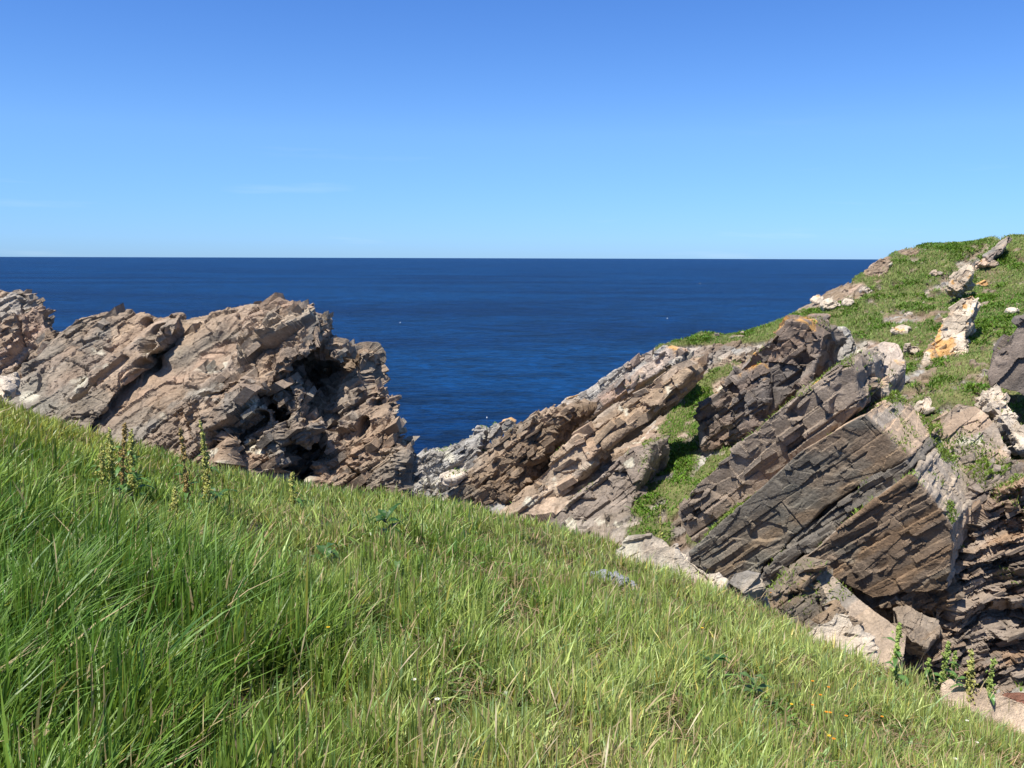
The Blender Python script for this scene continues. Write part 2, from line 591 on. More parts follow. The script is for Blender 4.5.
def rock_tint(V, N, Q, cid, pal, seed, band=0.35, var=0.16, orange=0.0, lichen=0.0, patch=0.0):
    pal = np.array(pal)
    s = Q[:, 2] / band + 0.8 * fbm(V * 0.5, seed + 5, 3)
    k = np.floor(s).astype(np.int64); f = smooth(0.35, 0.65, s - k)
    z = np.zeros_like(k)
    i0 = (_hash(k, z, z, seed + 3) * len(pal)).astype(int); i1 = (_hash(k + 1, z, z, seed + 3) * len(pal)).astype(int)
    c = pal[i0] * (1 - f)[:, None] + pal[i1] * f[:, None]
    j = (_hash(cid[:, 0], cid[:, 1], cid[:, 2], seed + 9) * len(pal)).astype(int)
    c = 0.5 * c + 0.5 * pal[j]
    c = c * (1 + var * cell_rand(cid, seed + 13))[:, None]
    c = c * (1 + 0.18 * fbm(V * 2.5, seed + 15, 3))[:, None]
    if patch:
        q = fbm(V * np.array([0.45, 0.45, 0.6]), seed + 71, 4)[:, None]
        c = c * (1 - patch * smooth(0.08, 0.30, q)) + np.array((0.375, 0.25, 0.155)) * (pal.mean() / 0.26) * patch * smooth(0.08, 0.30, q)
        c = c * (1 - patch * smooth(-0.08, -0.30, q)) + np.array((0.27, 0.262, 0.215)) * (pal.mean() / 0.26) * patch * smooth(-0.08, -0.30, q)
    if lichen:
        m = smooth(0.12, 0.3, fbm(V * 1.7, seed + 31, 4) + lichen - 0.3) * 0.75
        c = c * (1 - m)[:, None] + LICHEN * m[:, None]
    if orange:
        m = smooth(0.08, 0.22, fbm(V * 1.1, seed + 33, 4) + orange - 0.3) * smooth(0.1, 0.5, N[:, 2]) * 0.85
        c = c * (1 - m)[:, None] + ORANGE * m[:, None]
    return np.clip(c, 0.01, 0.9)

RUBBLE = [('B', 2.0, 1.6, 0.72, 0.14, 0.22, 0.12), ('V', 1.0, 0.9, 0.6, 0.03, 0.22, 0.0), ('b', 0.6, 0.5, 0.2, 0.14, 0.10, 0.05), ('B', 0.75, 0.6, 0.25, 0.055, 0.10, 0.05), ('b', 0.30, 0.26, 0.11, 0.07, 0.05, 0.0), ('B', 0.35, 0.3, 0.14, 0.02, 0.04, 0.0), ('V', 0.3, 0.28, 0.16, 0.0, 0.05, 0.0)]
FINE = [('V', 0.9, 0.8, 0.5, 0.05, 0.20, 0.0), ('b', 0.5, 0.5, 0.22, 0.07, 0.08, 0.04), ('V', 0.35, 0.35, 0.2, 0.01, 0.06, 0.0)]
SLAB = [('B', 4.4, 3.0, 1.7, 0.04, 0.05, 0.03), ('b', 2.0, 1.5, 0.6, 0.085, 0.05, 0.03), ('V', 2.2, 1.8, 1.0, 0.0, 0.06, 0.0), ('b', 0.9, 0.7, 0.17, 0.055, 0.05, 0.0), ('V', 0.4, 0.3, 0.2, 0.0, 0.014, 0.0)]
BOULDER = [('V', 0.8, 0.8, 0.5, 0.04, 0.24, 0.0), ('V', 0.3, 0.3, 0.2, 0.01, 0.06, 0.0)]
PLATE = [('B', 1.5, 1.2, 0.42, 0.28, 0.36, 0.0), ('V', 1.0, 0.9, 0.3, 0.06, 0.34, 0.0), ('B', 0.6, 0.6, 0.13, 0.08, 0.12, 0.0), ('V', 0.35, 0.35, 0.14, 0.01, 0.08, 0.0)]
RIB = [('B', 1.9, 1.3, 0.8, 0.15, 0.10, 0.10), ('b', 0.9, 0.7, 0.35, 0.13, 0.07, 0.04), ('V', 1.2, 1.0, 0.7, 0.0, 0.10, 0.0), ('V', 0.4, 0.4, 0.25, 0.0, 0.03, 0.0)]
BROKEN = [('B', 1.6, 1.3, 0.6, 0.24, 0.30, 0.12), ('V', 0.7, 0.6, 0.4, 0.06, 0.24, 0.0), ('B', 0.5, 0.45, 0.2, 0.06, 0.08, 0.05)]

QUADS = np.array([[0, 1, 3, 2], [4, 6, 7, 5], [0, 4, 5, 1], [2, 3, 7, 6], [0, 2, 6, 4], [1, 5, 7, 3]])

def add_blocks(V, N, L, S, c, fr, n, size, seed, pal=None, mask=None, sink=0.30, var=0.14, shear=0.18):
    """angular joint blocks and broken ends standing out of the same rock face"""
    rg = np.random.default_rng(seed)
    p = np.ones(len(V)) if mask is None else np.clip(mask, 0, None)
    p = p * (0.15 + np.clip(fbm(V * 0.8, seed + 61, 3) + 0.3, 0, 1))
    p = p / p.sum()
    idx = rg.choice(len(V), n, p=p)
    k = np.clip(np.exp(rg.normal(0, 0.38, n)), 0.5, 1.7)[:, None]
    dim = 0.58 * np.array(size)[None, :] * k * rg.uniform(0.6, 1.35, (n, 3))
    sg = np.array([[x, y, z] for x in (-1, 1) for y in (-1, 1) for z in (-1, 1)], float)
    C = sg[None] * 0.5 * (1 + rg.uniform(-0.22, 0.12, (n, 8, 3)))
    C[:, :, 0] += shear * rg.normal(0, 1, (n, 1)) * C[:, :, 2]
    C[:, :, 1] += shear * rg.normal(0, 1, (n, 1)) * C[:, :, 0]
    C = C * dim[:, None, :]
    ax = np.tile(fr, (n, 1, 1)) + rg.normal(0, 0.10, (n, 3, 3))
    W = np.einsum('nkc,ncd->nkd', C, ax)
    cen = V[idx] - N[idx] * (dim.min(1) * sink)[:, None]
    W = (W + cen[:, None, :]).reshape(-1, 3)
    base = len(V) + np.arange(n)[:, None, None] * 8
    L2 = (QUADS[None] + base).ravel()
    S2 = len(L) + np.arange(n * 6) * 4
    bc = c[idx] if pal is None else 0.5 * c[idx] + 0.5 * np.array(pal)[rg.integers(0, len(pal), n)]
    bc = np.clip(bc * rg.uniform(1 - var, 1 + var, (n, 1)), 0.01, 0.9)
    return np.concatenate([V, W]), np.concatenate([L, L2]), np.concatenate([S, S2]), np.concatenate([c, np.repeat(bc, 8, 0)])

GROWN = []      # faces where tufts can root in the cracks

def chain_blocks(V, N, L, S, c, fr, n, size, seed, pal, masks):
    m = len(N)
    V1, L1, S1, c1 = add_blocks(V[:m], N, np.zeros(0, int), np.zeros(0, int), c[:m], fr, n, size, seed, pal, *(f(V[:m]) for f in masks))
    return (np.concatenate([V, V1[m:]]), np.concatenate([L, L1 - m + len(V)]), np.concatenate([S, S1 + len(L)]), np.concatenate([c, c1[m:]]))

def rock(name, label, cat, solids, vox, fr, scales, pal, seed, group=None, macro=None, warp=0.12,
         band=0.35, var=0.16, orange=0.0, lichen=0.0, sculpt=None, paint=None, parent=None, weight=None, blocks=None, patch=0.0):
    V, N, L, S = voxel_solid(solids, vox)
    if sculpt: V = sculpt(V, N)
    V2, cid, Q = fracture(V, N, fr, scales, seed, warp, macro, None if weight is None else weight(V))
    c = rock_tint(V2, N, Q, cid, pal, seed, band, var, orange, lichen, patch)
    if 2000 <= seed < 3100: GROWN.append((V2, N))
    if paint: c = paint(c, V2, N, Q)
    for bl in (blocks or ()):
        n0, size = bl[0], bl[1]
        V2, L, S, c = add_blocks(V2, N, L, S, c, fr, n0, size, seed + n0, pal, *(f(V2) for f in bl[2:3])) if len(V2) == len(N) else chain_blocks(V2, N, L, S, c, fr, n0, size, seed + n0, pal, bl[2:3])
    base = np.array([V2[:, 0].mean(), V2[:, 1].mean(), V2[:, 2].min()])
    o = mesh_obj(name, V2, L, S, M_ROCK, loc=base, col=c)
    if parent is None: tag(o, label, cat, group)
    return o

# ------------------------------------------------------------------ the headland across the gully
HEAD = [  # picture point and distance of the ground there
 (330,520,46),(380,486,45),(405,474,45),(440,462,46),(480,448,47),(540,424,48),(590,402,49),(660,344,50),(700,334,52),(770,325,54),(830,292,56),(868,270,57),(888,256,59),(906,251,60),(925,257,61),(945,257,61),(972,252,60),(985,248,59),(1000,241,58),(1012,236,57),(1028,237,57),(1060,232,57),(1200,205,56),
 (440,500,41),(500,505,39),(560,530,35),(640,540,32),(690,430,42),(680,480,36),(720,400,45),(760,360,49),(620,435,45),(560,462,44),(640,400,48),
 (800,350,48),(850,330,47),(900,322,45),(950,302,48),(980,280,51),(1000,330,40),(1024,380,34),(1100,380,34),(1200,400,33),
 (870,372,39),(900,402,34),(940,410,32.5),(970,430,30.5),(1010,430,30),(1024,500,27.5),(1100,500,27),
 (700,545,31.5),(740,500,33),(740,450,37),(800,400,39),(800,500,31),(850,560,29),(880,480,30),(920,600,28),(900,680,26),(975,600,27.5),(980,680,25),(1024,690,23.5),(1024,600,26.5),(1150,700,24),(1250,600,26),
 (820,700,25),(720,620,29),(600,600,32),(500,560,37),(400,540,42)]
_h = np.array([at(*k) for k in HEAD])
_back = []
for (px, py, D, dz) in [(380,480,56,-22),(440,460,60,-22),(540,420,64,-22),(660,345,66,-16),(770,325,72,-14),(875,262,78,-10),(940,255,84,-7),(1060,225,84,-6),(1250,225,80,-6),
                        (440,460,90,-26),(660,345,95,-26),(875,262,110,-26),(1060,225,120,-26),(1250,225,120,-26)]:
    p = at(px, py, D); _back.append([p[0], p[1], dz])
for (px, D, z) in [(330,38,-20),(300,50,-23),(420,34,-16),(520,30,-13),(620,26,-12),(720,22,-12.0),(820,20,-11.5),(920,18.5,-11.5),(1024,17,-11.5),(1200,17,-11),(600,18,-13),(400,24,-17)]:
    p = at(px, 400, D); _back.append([p[0], p[1], z])
_ctl = np.concatenate([_h, np.array(_back)])

def _rbf_fit(C):
    n = len(C)
    d = np.sqrt(((C[:, None, :2] - C[None, :, :2]) ** 2).sum(-1))
    A = np.zeros((n + 3, n + 3))
    A[:n, :n] = -d - np.eye(n) * -0.08
    A[:n, n] = 1; A[:n, n + 1:] = C[:, :2]
    A[n, :n] = 1; A[n + 1:, :n] = C[:, :2].T
    b = np.zeros(n + 3); b[:n] = C[:, 2]
    return np.linalg.solve(A, b)
_coef = _rbf_fit(_ctl)

def head_z(x, y):
    z = np.full(x.shape, _coef[-3]) + _coef[-2] * x + _coef[-1] * y
    for k in range(len(_ctl)):
        z -= _coef[k] * np.sqrt((x - _ctl[k, 0]) ** 2 + (y - _ctl[k, 1]) ** 2)
    return z

def seg_dist(px, py, line):
    d = np.full(px.shape, 1e9)
    for (x0, y0), (x1, y1) in zip(line[:-1], line[1:]):
        ex, ey = x1 - x0, y1 - y0
        t = np.clip(((px - x0) * ex + (py - y0) * ey) / (ex * ex + ey * ey + 1e-9), 0, 1)
        d = np.minimum(d, np.hypot(px - x0 - t * ex, py - y0 - t * ey))
    return d

def in_poly(px, py, poly):
    inside = np.zeros(px.shape, bool)
    n = len(poly)
    for k in range(n):
        x0, y0 = poly[k]; x1, y1 = poly[(k + 1) % n]
        c = (y0 > py) != (y1 > py)
        with np.errstate(divide='ignore', invalid='ignore'):
            xi = (x1 - x0) * (py - y0) / (y1 - y0 + 1e-12) + x0
        inside ^= c & (px < xi)
    return inside

GREEN_POLY = [(655,352),(662,340),(700,325),(770,310),(800,290),(830,270),(880,240),(940,235),(1100,190),(1300,190),(1300,470),(1010,470),(1005,420),
              (985,402),(955,398),(925,420),(900,408),(872,396),(858,382),(900,362),(880,342),(850,340),(830,330),(800,318),(775,340),(740,348),(700,346)]
GREEN_LINES = [([(692,400),(684,436),(668,470),(660,500),(647,535)], 23), ([(668,520),(700,480),(740,446),(770,420),(800,396),(845,366)], 9),
               ([(975,455),(1024,500)], 24), ([(950,490),(960,545)], 11), ([(1000,430),(1024,450)], 10), ([(905,402),(935,425),(948,452)], 9), ([(1010,520),(1024,540)], 12), ([(960,400),(985,410)], 10), ([(690,540),(706,520),(740,492)], 6), ([(935,420),(950,450)], 9),
               ([(700,380),(735,368)], 6), ([(600,408),(640,378)], 3), ([(552,408),(580,396)], 4), ([(478,452),(484,448)], 4)]
BARE_LINES = [([(820,300),(850,288),(862,292)], 9), ([(790,305),(822,298)], 9), ([(868,268),(884,258)], 8), ([(930,290),(975,262)], 6), ([(880,318),(940,315)], 5), ([(905,252),(915,250)], 5), ([(960,262),(1000,240)], 4), ([(905,395),(930,370)], 10), ([(985,396),(1010,420),(1024,440)], 11)]

def green_mask(V):
    px, py = to_px(V)
    wob = 9 * fbm(V * 0.55, 77, 4)
    nx, ny = px + wob, py + 6 * fbm(V * 0.55, 79, 4)
    m = in_poly(nx, ny, GREEN_POLY).astype(float)
    for ln, r in GREEN_LINES:
        m = np.maximum(m, smooth(r * 1.15, r * 0.75, seg_dist(nx, ny, ln)))
    for ln, r in BARE_LINES:
        m = np.minimum(m, smooth(r * 0.7, r * 1.2, seg_dist(nx, ny, ln)))
    speck = fbm(V * 1.4, 81, 4)
    m = m * smooth(-0.36, -0.22, speck)
    m = np.maximum(m, 0.9 * smooth(0.18, 0.30, fbm(V * 0.9, 83, 4)) * smooth(850, 930, px))
    return m

def build_headland():
    us = np.concatenate([np.linspace(-0.30, 0.62, 860), np.linspace(0.63, 1.0, 60)])
    ys = np.concatenate([np.linspace(16, 22, 20), np.linspace(22.2, 62, 700), np.geomspace(62.5, 130, 60)])
    Y, U = np.meshgrid(ys, us, indexing='ij')
    X = U * Y
    Z = head_z(X, Y)
    V = np.stack([X, Y, Z], -1)
    nr, nc = Y.shape
    du = np.gradient(V, axis=1); dv = np.gradient(V, axis=0)
    N = np.cross(du, dv).reshape(-1, 3); N /= np.linalg.norm(N, axis=1)[:, None]
    V = V.reshape(-1, 3)
    gm = green_mask(V)
    far = V[:, 1] > 66
    gm[far] = np.maximum(gm[far], smooth(-0.2, 0.2, fbm(V[far] * 0.2, 5, 3)) * (V[far, 2] > -9))
    V2, cid, Q = fracture(V, N, FR_RIGHT, [('B', 2.6, 2.0, 0.8, 0.30, 0.30, 0.0), ('V', 1.0, 0.9, 0.5, 0.06, 0.25, 0.0), ('B', 0.6, 0.5, 0.25, 0.07, 0.09, 0.0)],
                          401, warp=0.15, macro=(3.0, 0.5), weight=1 - 0.88 * gm)
    V2[:, 2] += gm * (0.10 * fbm(V * 1.2, 88, 3) + 0.12)
    pal = PURPLE + BROWN + TAN[:4] + GREY[:2]
    c = rock_tint(V2, N, Q, cid, pal, 402, band=0.7, var=0.18, lichen=0.12)
    a = fbm(V * 0.35, 90, 4)[:, None] * 0.5 + 0.5
    inside = in_poly(*to_px(V), GREEN_POLY)[:, None] * smooth(-0.3, 0.1, fbm(V * 1.6, 95, 3))[:, None]
    c = c * (1 - 0.75 * inside) + np.array((0.22, 0.155, 0.095)) * 0.75 * inside
    turf = np.array((0.10, 0.13, 0.035)) * (1 - a) + np.array((0.19, 0.17, 0.075)) * a
    c = c * (1 - gm)[:, None] + turf * gm[:, None]
    l, s = grid_loops(nr, nc)
    vis = ((V[:, 1] < 60) & (V[:, 1] > 23)).astype(float) * V[:, 1] ** 1.5
    V3, l, s, c = add_blocks(V2, N, l, s, c, FR_RIGHT, 2200, (0.5, 0.4, 0.2), 441, mask=vis * (gm < 0.3) * (inside[:, 0] < 0.2))
    V4, l4, s4, c4 = add_blocks(V2, N, np.zeros(0, int), np.zeros(0, int), c[:len(V2)], FR_RIGHT, 1300, (0.22, 0.2, 0.14), 442, pal=PALE + TAN, mask=vis * (inside[:, 0] * (V[:, 1] > 26) + 1.2 * smooth(24, 12, seg_dist(*to_px(V), [(690, 415), (664, 470), (645, 530)]))))
    m = len(V2)
    l = np.concatenate([l, l4 - m + len(V3)]); s = np.concatenate([s, s4 + len(l) - len(l4)])
    V3 = np.concatenate([V3, V4[m:]]); c = np.concatenate([c, c4[m:]])
    o = mesh_obj("headland_terrain", V3, l, s, M_HEAD, col=c)
    tag(o, kind="structure")
    return V2, N, gm
HV, HN, HG = build_headland()

# ------------------------------------------------------------------ grass made of real blades
def blades(name, P, h, w, az, lean, col, mat, face=None, kind="stuff", parent=None, profile=(0.8, 1.0, 0.7)):
    """every blade is a tapered, bent strip of three segments"""
    n = len(P)
    ld = np.stack([np.cos(az), np.sin(az), np.zeros(n)], -1)
    fa = RNG.uniform(0, math.pi, n) if face is None else face
    wd = np.stack([np.cos(fa), np.sin(fa), np.zeros(n)], -1)
    V = np.zeros((n, 7, 3))
    for lv, (t, ww) in enumerate(((0.0, profile[0]), (0.36 if profile[0] > 0.3 else 0.68, profile[1]), (0.72 if profile[0] > 0.3 else 0.84, profile[2]), (1.0, 0))):
        up = t * (1 - 0.30 * lean * t)
        c = P + np.array([0, 0, 1.0]) * (h * up)[:, None] + ld * (h * lean * t ** 1.6)[:, None]
        if lv < 3:
            V[:, 2 * lv] = c - wd * (w * ww / 2)[:, None]
            V[:, 2 * lv + 1] = c + wd * (w * ww / 2)[:, None]
        else:
            V[:, 6] = c
    b = (np.arange(n) * 7)[:, None]
    loops = np.concatenate([b + [0, 1, 3, 2], b + [2, 3, 5, 4], b + [4, 5, 6]], 1).ravel()
    st = (np.arange(n) * 11)[:, None] + np.array([0, 4, 8])
    cc = np.repeat(col[:, None, :], 7, 1)
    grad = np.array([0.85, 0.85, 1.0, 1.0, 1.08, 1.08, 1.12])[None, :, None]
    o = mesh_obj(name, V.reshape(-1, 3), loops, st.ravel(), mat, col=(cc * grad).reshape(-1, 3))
    if parent is not None: o.parent = parent
    elif kind: tag(o, kind=kind)
    return o

NEAR_ROCKS = []   # (x, y, radius): no grass inside

def near_spots(n, y0=1.7, over=1.2, umax=0.74, power=1.35):
    """random places on the near slope, thicker close by"""
    u = RNG.uniform(-umax, umax, n * 2)
    yc = np.interp(u, _fine, CYf) + over
    r = RNG.uniform(0, 1, n * 2)
    y = y0 * (yc / y0) ** (r ** (1 / power))
    x = u * y
    keep = np.ones(len(x), bool)
    for (rx, ry, rr) in NEAR_ROCKS:
        keep &= (x - rx) ** 2 + (y - ry) ** 2 > rr ** 2
    x, y = x[keep][:n], y[keep][:n]
    return np.stack([x, y, ground_z(x, y) - 0.02], -1)

def build_meadow():
    P = near_spots(250000)
    n = len(P)
    u = P[:, 0] / P[:, 1]
    flat = P * np.array([1, 1, 0])
    tuft = fbm(flat * 4.2, 200, 3); clump = fbm(flat * 1.3, 201, 3); clump2 = fbm(flat * 0.5, 203, 3)
    # sparse and dense places
    thin = RNG.random(n) < np.clip(smooth(-0.12, 0.28, -tuft) * 0.92 + 0.45 * smooth(-0.25, -0.5, u) * smooth(4.5, 3.0, P[:, 1]) * smooth(0.1, -0.15, clump), 0, 0.95)
    P, u, tuft, clump, clump2 = P[~thin], u[~thin], tuft[~thin], clump[~thin], clump2[~thin]
    n = len(P)
    lush = smooth(0.20, -0.55, u + 0.30 * clump2 + 0.035 * (P[:, 1] - 4))
    far = smooth(4.0, 10.0, P[:, 1])
    near = smooth(8.0, 4.0, P[:, 1])
    h = (0.105 + (0.025 + 0.05 * lush) * (1 - far) + 0.045 * lush * near + 0.045 * lush) * RNG.uniform(0.45, 1.35, n) * (1 + 0.5 * tuft + 0.35 * clump) + 0.025
    w = (0.0042 + 0.0066 * RNG.random(n) ** 2 + 0.0034 * lush) * (1 + 0.6 * far)
    az = 0.35 + 0.8 * clump + 1.6 * tuft + RNG.normal(0, 1.0 + 1.2 * (1 - lush), n)
    lean = np.clip(0.24 + 0.12 * lush + RNG.normal(0, 0.38, n) + 0.28 * clump, 0.02, 1.4)
    tall = RNG.random(n) < 0.06
    h = h * np.where(tall, 1.3, 1.0); w = w * np.where(tall, 1.3, 1.0)
    g1 = np.array((0.074, 0.152, 0.018)); g2 = np.array((0.195, 0.285, 0.045)); g3 = np.array((0.385, 0.44, 0.14))
    a = np.clip(0.5 + 0.7 * clump2 + 0.4 * tuft + RNG.normal(0, 0.28, n), 0, 1)[:, None]
    c_l = g1 * (1 - a) + g2 * a
    c_r = g2 * (1 - a) + g3 * a
    L = lush[:, None]
    c = c_l * L + c_r * (1 - L)
    top = (smooth(-0.35, -0.5, u) * smooth(7.5, 9.5, P[:, 1]))[:, None]
    c = c * (1 - top) + np.array((0.27, 0.31, 0.06)) * top
    kind = RNG.random(n)[:, None]                      # a second, bluish species and a rusty one among the rest
    c = np.where(kind < 0.12, c * np.array((0.85, 1.0, 1.5)), np.where(kind > 0.94, c * np.array((1.3, 0.92, 0.8)), c))
    c = c * RNG.uniform(0.6, 1.35, n)[:, None]
    dead = RNG.random(n) < (0.035 + 0.15 * (1 - 0.7 * lush) * smooth(-0.15, 0.4, -clump + 0.1))
    straw = np.array((0.42, 0.33, 0.18)) * RNG.uniform(0.6, 1.2, (n, 1))
    c[dead] = straw[dead]
    blades("meadow_grass", P, h, w, az, lean, c, M_GRASS)
    # a low under-storey of short blades and moss between the tall ones
    P = near_spots(150000)
    P = P[RNG.random(len(P)) > 0.8 * smooth(-0.05, 0.35, -fbm(P * np.array([4.2, 4.2, 0]), 200, 3)) * smooth(0.2, -0.3, P[:, 0] / P[:, 1])]
    n = len(P)
    h = RNG.uniform(0.04, 0.15, n); w = RNG.uniform(0.004, 0.011, n)
    c = np.array((0.085, 0.13, 0.026)) * RNG.uniform(0.5, 1.4, (n, 1)) + np.array((0.06, 0.02, 0)) * RNG.random((n, 1))
    dd = RNG.random(n) < 0.18 + 0.26 * smooth(-0.3, 0.2, P[:, 0] / P[:, 1] + 0.3 * fbm(P * 1.3, 211, 3))
    c[dd] = np.array((0.30, 0.21, 0.12)) * RNG.uniform(0.6, 1.2, (dd.sum(), 1))
    blades("undergrowth", P, h, w, RNG.uniform(0, 6.28, n), RNG.uniform(0.2, 1.6, n), c, M_GRASS)
    # small broad leaves of low weeds, in patches
    P = near_spots(36000)
    P = P[fbm(P * np.array([1.1, 1.1, 0]), 221, 3) + 0.2 * RNG.normal(0, 1, len(P)) > 0.18]
    n = len(P)
    c = np.array((0.10, 0.19, 0.045)) * RNG.uniform(0.6, 1.6, (n, 1)) + np.array((0.06, 0.02, 0)) * RNG.random((n, 1))
    blades("low_weeds", P + np.array([0, 0, 1]) * RNG.uniform(0, 0.09, (n, 1)), RNG.uniform(0.03, 0.075, n), RNG.uniform(0.010, 0.024, n), RNG.uniform(0, 6.28, n), RNG.uniform(0.5, 1.8, n), c, M_LEAF, profile=(0.55, 1.0, 0.75))
    # dead thatch and bent straw lying through the sward
    P = near_spots(22000)
    P = P[fbm(P * np.array([0.9, 0.9, 0]), 231, 3) + 0.15 * RNG.normal(0, 1, len(P)) + 0.25 * np.clip(P[:, 0] / P[:, 1], -0.6, 0.4) > 0.10]
    n = len(P)
    c = np.array((0.40, 0.30, 0.17)) * RNG.uniform(0.5, 1.25, (n, 1)) + np.array((0.05, -0.02, 0)) * RNG.random((n, 1))
    blades("dead_thatch", P + np.array([0, 0, 1]) * RNG.uniform(0, 0.12, (n, 1)), RNG.uniform(0.05, 0.14, n), RNG.uniform(0.003, 0.006, n), RNG.uniform(0, 6.28, n), RNG.uniform(0.6, 2.2, n), c, M_GRASS)
    # flowering stalks: a thin stem carrying a pale feathery head
    P = near_spots(1900)
    u = P[:, 0] / P[:, 1]
    keep = RNG.random(len(P)) < 0.35 + 0.65 * smooth(0.4, -0.1, np.abs(u))
    P = P[keep]; n = len(P)
    h = RNG.uniform(0.26, 0.44, n) * (1 - 0.25 * smooth(4, 10, P[:, 1]))
    az = 0.2 + RNG.normal(0, 0.9, n); lean = RNG.uniform(0.1, 0.6, n)
    c = np.array((0.40, 0.34, 0.18)) * RNG.uniform(0.7, 1.2, (n, 1)) + np.array((0.05, 0.0, 0.02)) * RNG.random((n, 1))
    blades("flowering_grass", P, h, RNG.uniform(0.005, 0.008, n), az, lean, c, M_GRASS, profile=(0.16, 0.14, 0.9))

def build_headland_turf():
    gm = HG
    px, py = to_px(HV)
    prob = np.where((gm > 0.45) & (HV[:, 1] < 66), 1.0, 0.0)
    prob *= HV[:, 1] ** 2
    prob[:] = prob / prob.sum()
    idx = RNG.choice(len(HV), 90000, p=prob)
    P = HV[idx] + RNG.normal(0, 0.05, (len(idx), 3)) * np.array([1, 1, 0])
    n = len(P)
    cl = fbm(P * 0.6, 301, 4)
    h = RNG.uniform(0.06, 0.17, n) * (1 + 0.7 * np.clip(cl, -0.5, 1)); w = RNG.uniform(0.02, 0.045, n)
    cl2 = fbm(P * 0.22, 303, 3)
    h = h * (1 + 0.9 * smooth(0.1, 0.35, cl2))
    a = np.clip(0.5 + 1.2 * cl + 0.6 * cl2 + RNG.normal(0, 0.2, n), 0, 1)[:, None]
    c = np.array((0.085, 0.18, 0.024)) * (1 - a) + np.array((0.205, 0.255, 0.075)) * a
    # the wet gully strip is a fresher green
    qx, qy = to_px(P)
    fresh = smooth(34, 18, seg_dist(qx, qy, [(690, 415), (664, 470), (645, 530)]))[:, None]
    c = c * (1 - fresh) + np.array((0.10, 0.20, 0.02)) * fresh
    c = c * RNG.uniform(0.7, 1.3, (n, 1))
    dd = RNG.random(n) < 0.10
    c[dd] = np.array((0.30, 0.25, 0.13)) * RNG.uniform(0.7, 1.2, (dd.sum(), 1))
    blades("headland_grass", P, h, w, RNG.normal(0.3, 1.2, n), RNG.uniform(0.1, 1.0, n), c, M_TURF)
def build_headland_weeds():
    px, py = to_px(HV)
    cl = fbm(HV * 0.75, 311, 4)
    prob = ((HG > 0.4) & (HV[:, 1] < 64)).astype(float) * HV[:, 1] ** 2 * smooth(0.10, 0.30, cl)
    idx = RNG.choice(len(HV), 26000, p=prob / prob.sum())
    P = HV[idx] + RNG.normal(0, 0.06, (len(idx), 3)) * np.array([1, 1, 0])
    n = len(P)
    h = RNG.uniform(0.08, 0.22, n) * (0.7 + 1.2 * np.clip(cl[idx], 0, 0.6)); w = RNG.uniform(0.04, 0.085, n)
    c = np.array((0.075, 0.165, 0.02)) * RNG.uniform(0.55, 1.5, (n, 1)) + np.array((0.05, 0.03, 0)) * RNG.random((n, 1))
    blades("headland_weeds", P, h, w, RNG.uniform(0, 6.28, n), RNG.uniform(0.3, 1.6, n), c, M_TURF, profile=(0.6, 1.0, 0.8))
build_headland_turf()
build_headland_weeds()

# ------------------------------------------------------------------ the crag on the left
def strokes(V, lines, axis):
    """cut or raise along lines given as picture points with a distance: (line, radius m, depth m)"""
    out = V.copy()
    for ln, r, dep in lines:
        P = [at(*k) for k in ln]
        d = np.full(len(V), 1e9)
        for a, b in zip(P[:-1], P[1:]):
            e = b - a
            t = np.clip(((V - a) @ e) / (e @ e + 1e-9), 0, 1)
            q = V - a - t[:, None] * e
            q = q - np.outer(q @ axis, axis)          # distance seen across the push axis
            d = np.minimum(d, np.linalg.norm(q, axis=1))
        out += axis * (dep * smooth(r, r * 0.35, d))[:, None]
    return out

def crag_mask(V):
    return 0.10 + smooth(-7.4, -5.4, V[:, 0] + 0.8 * fbm(V * 0.5, 9, 2))

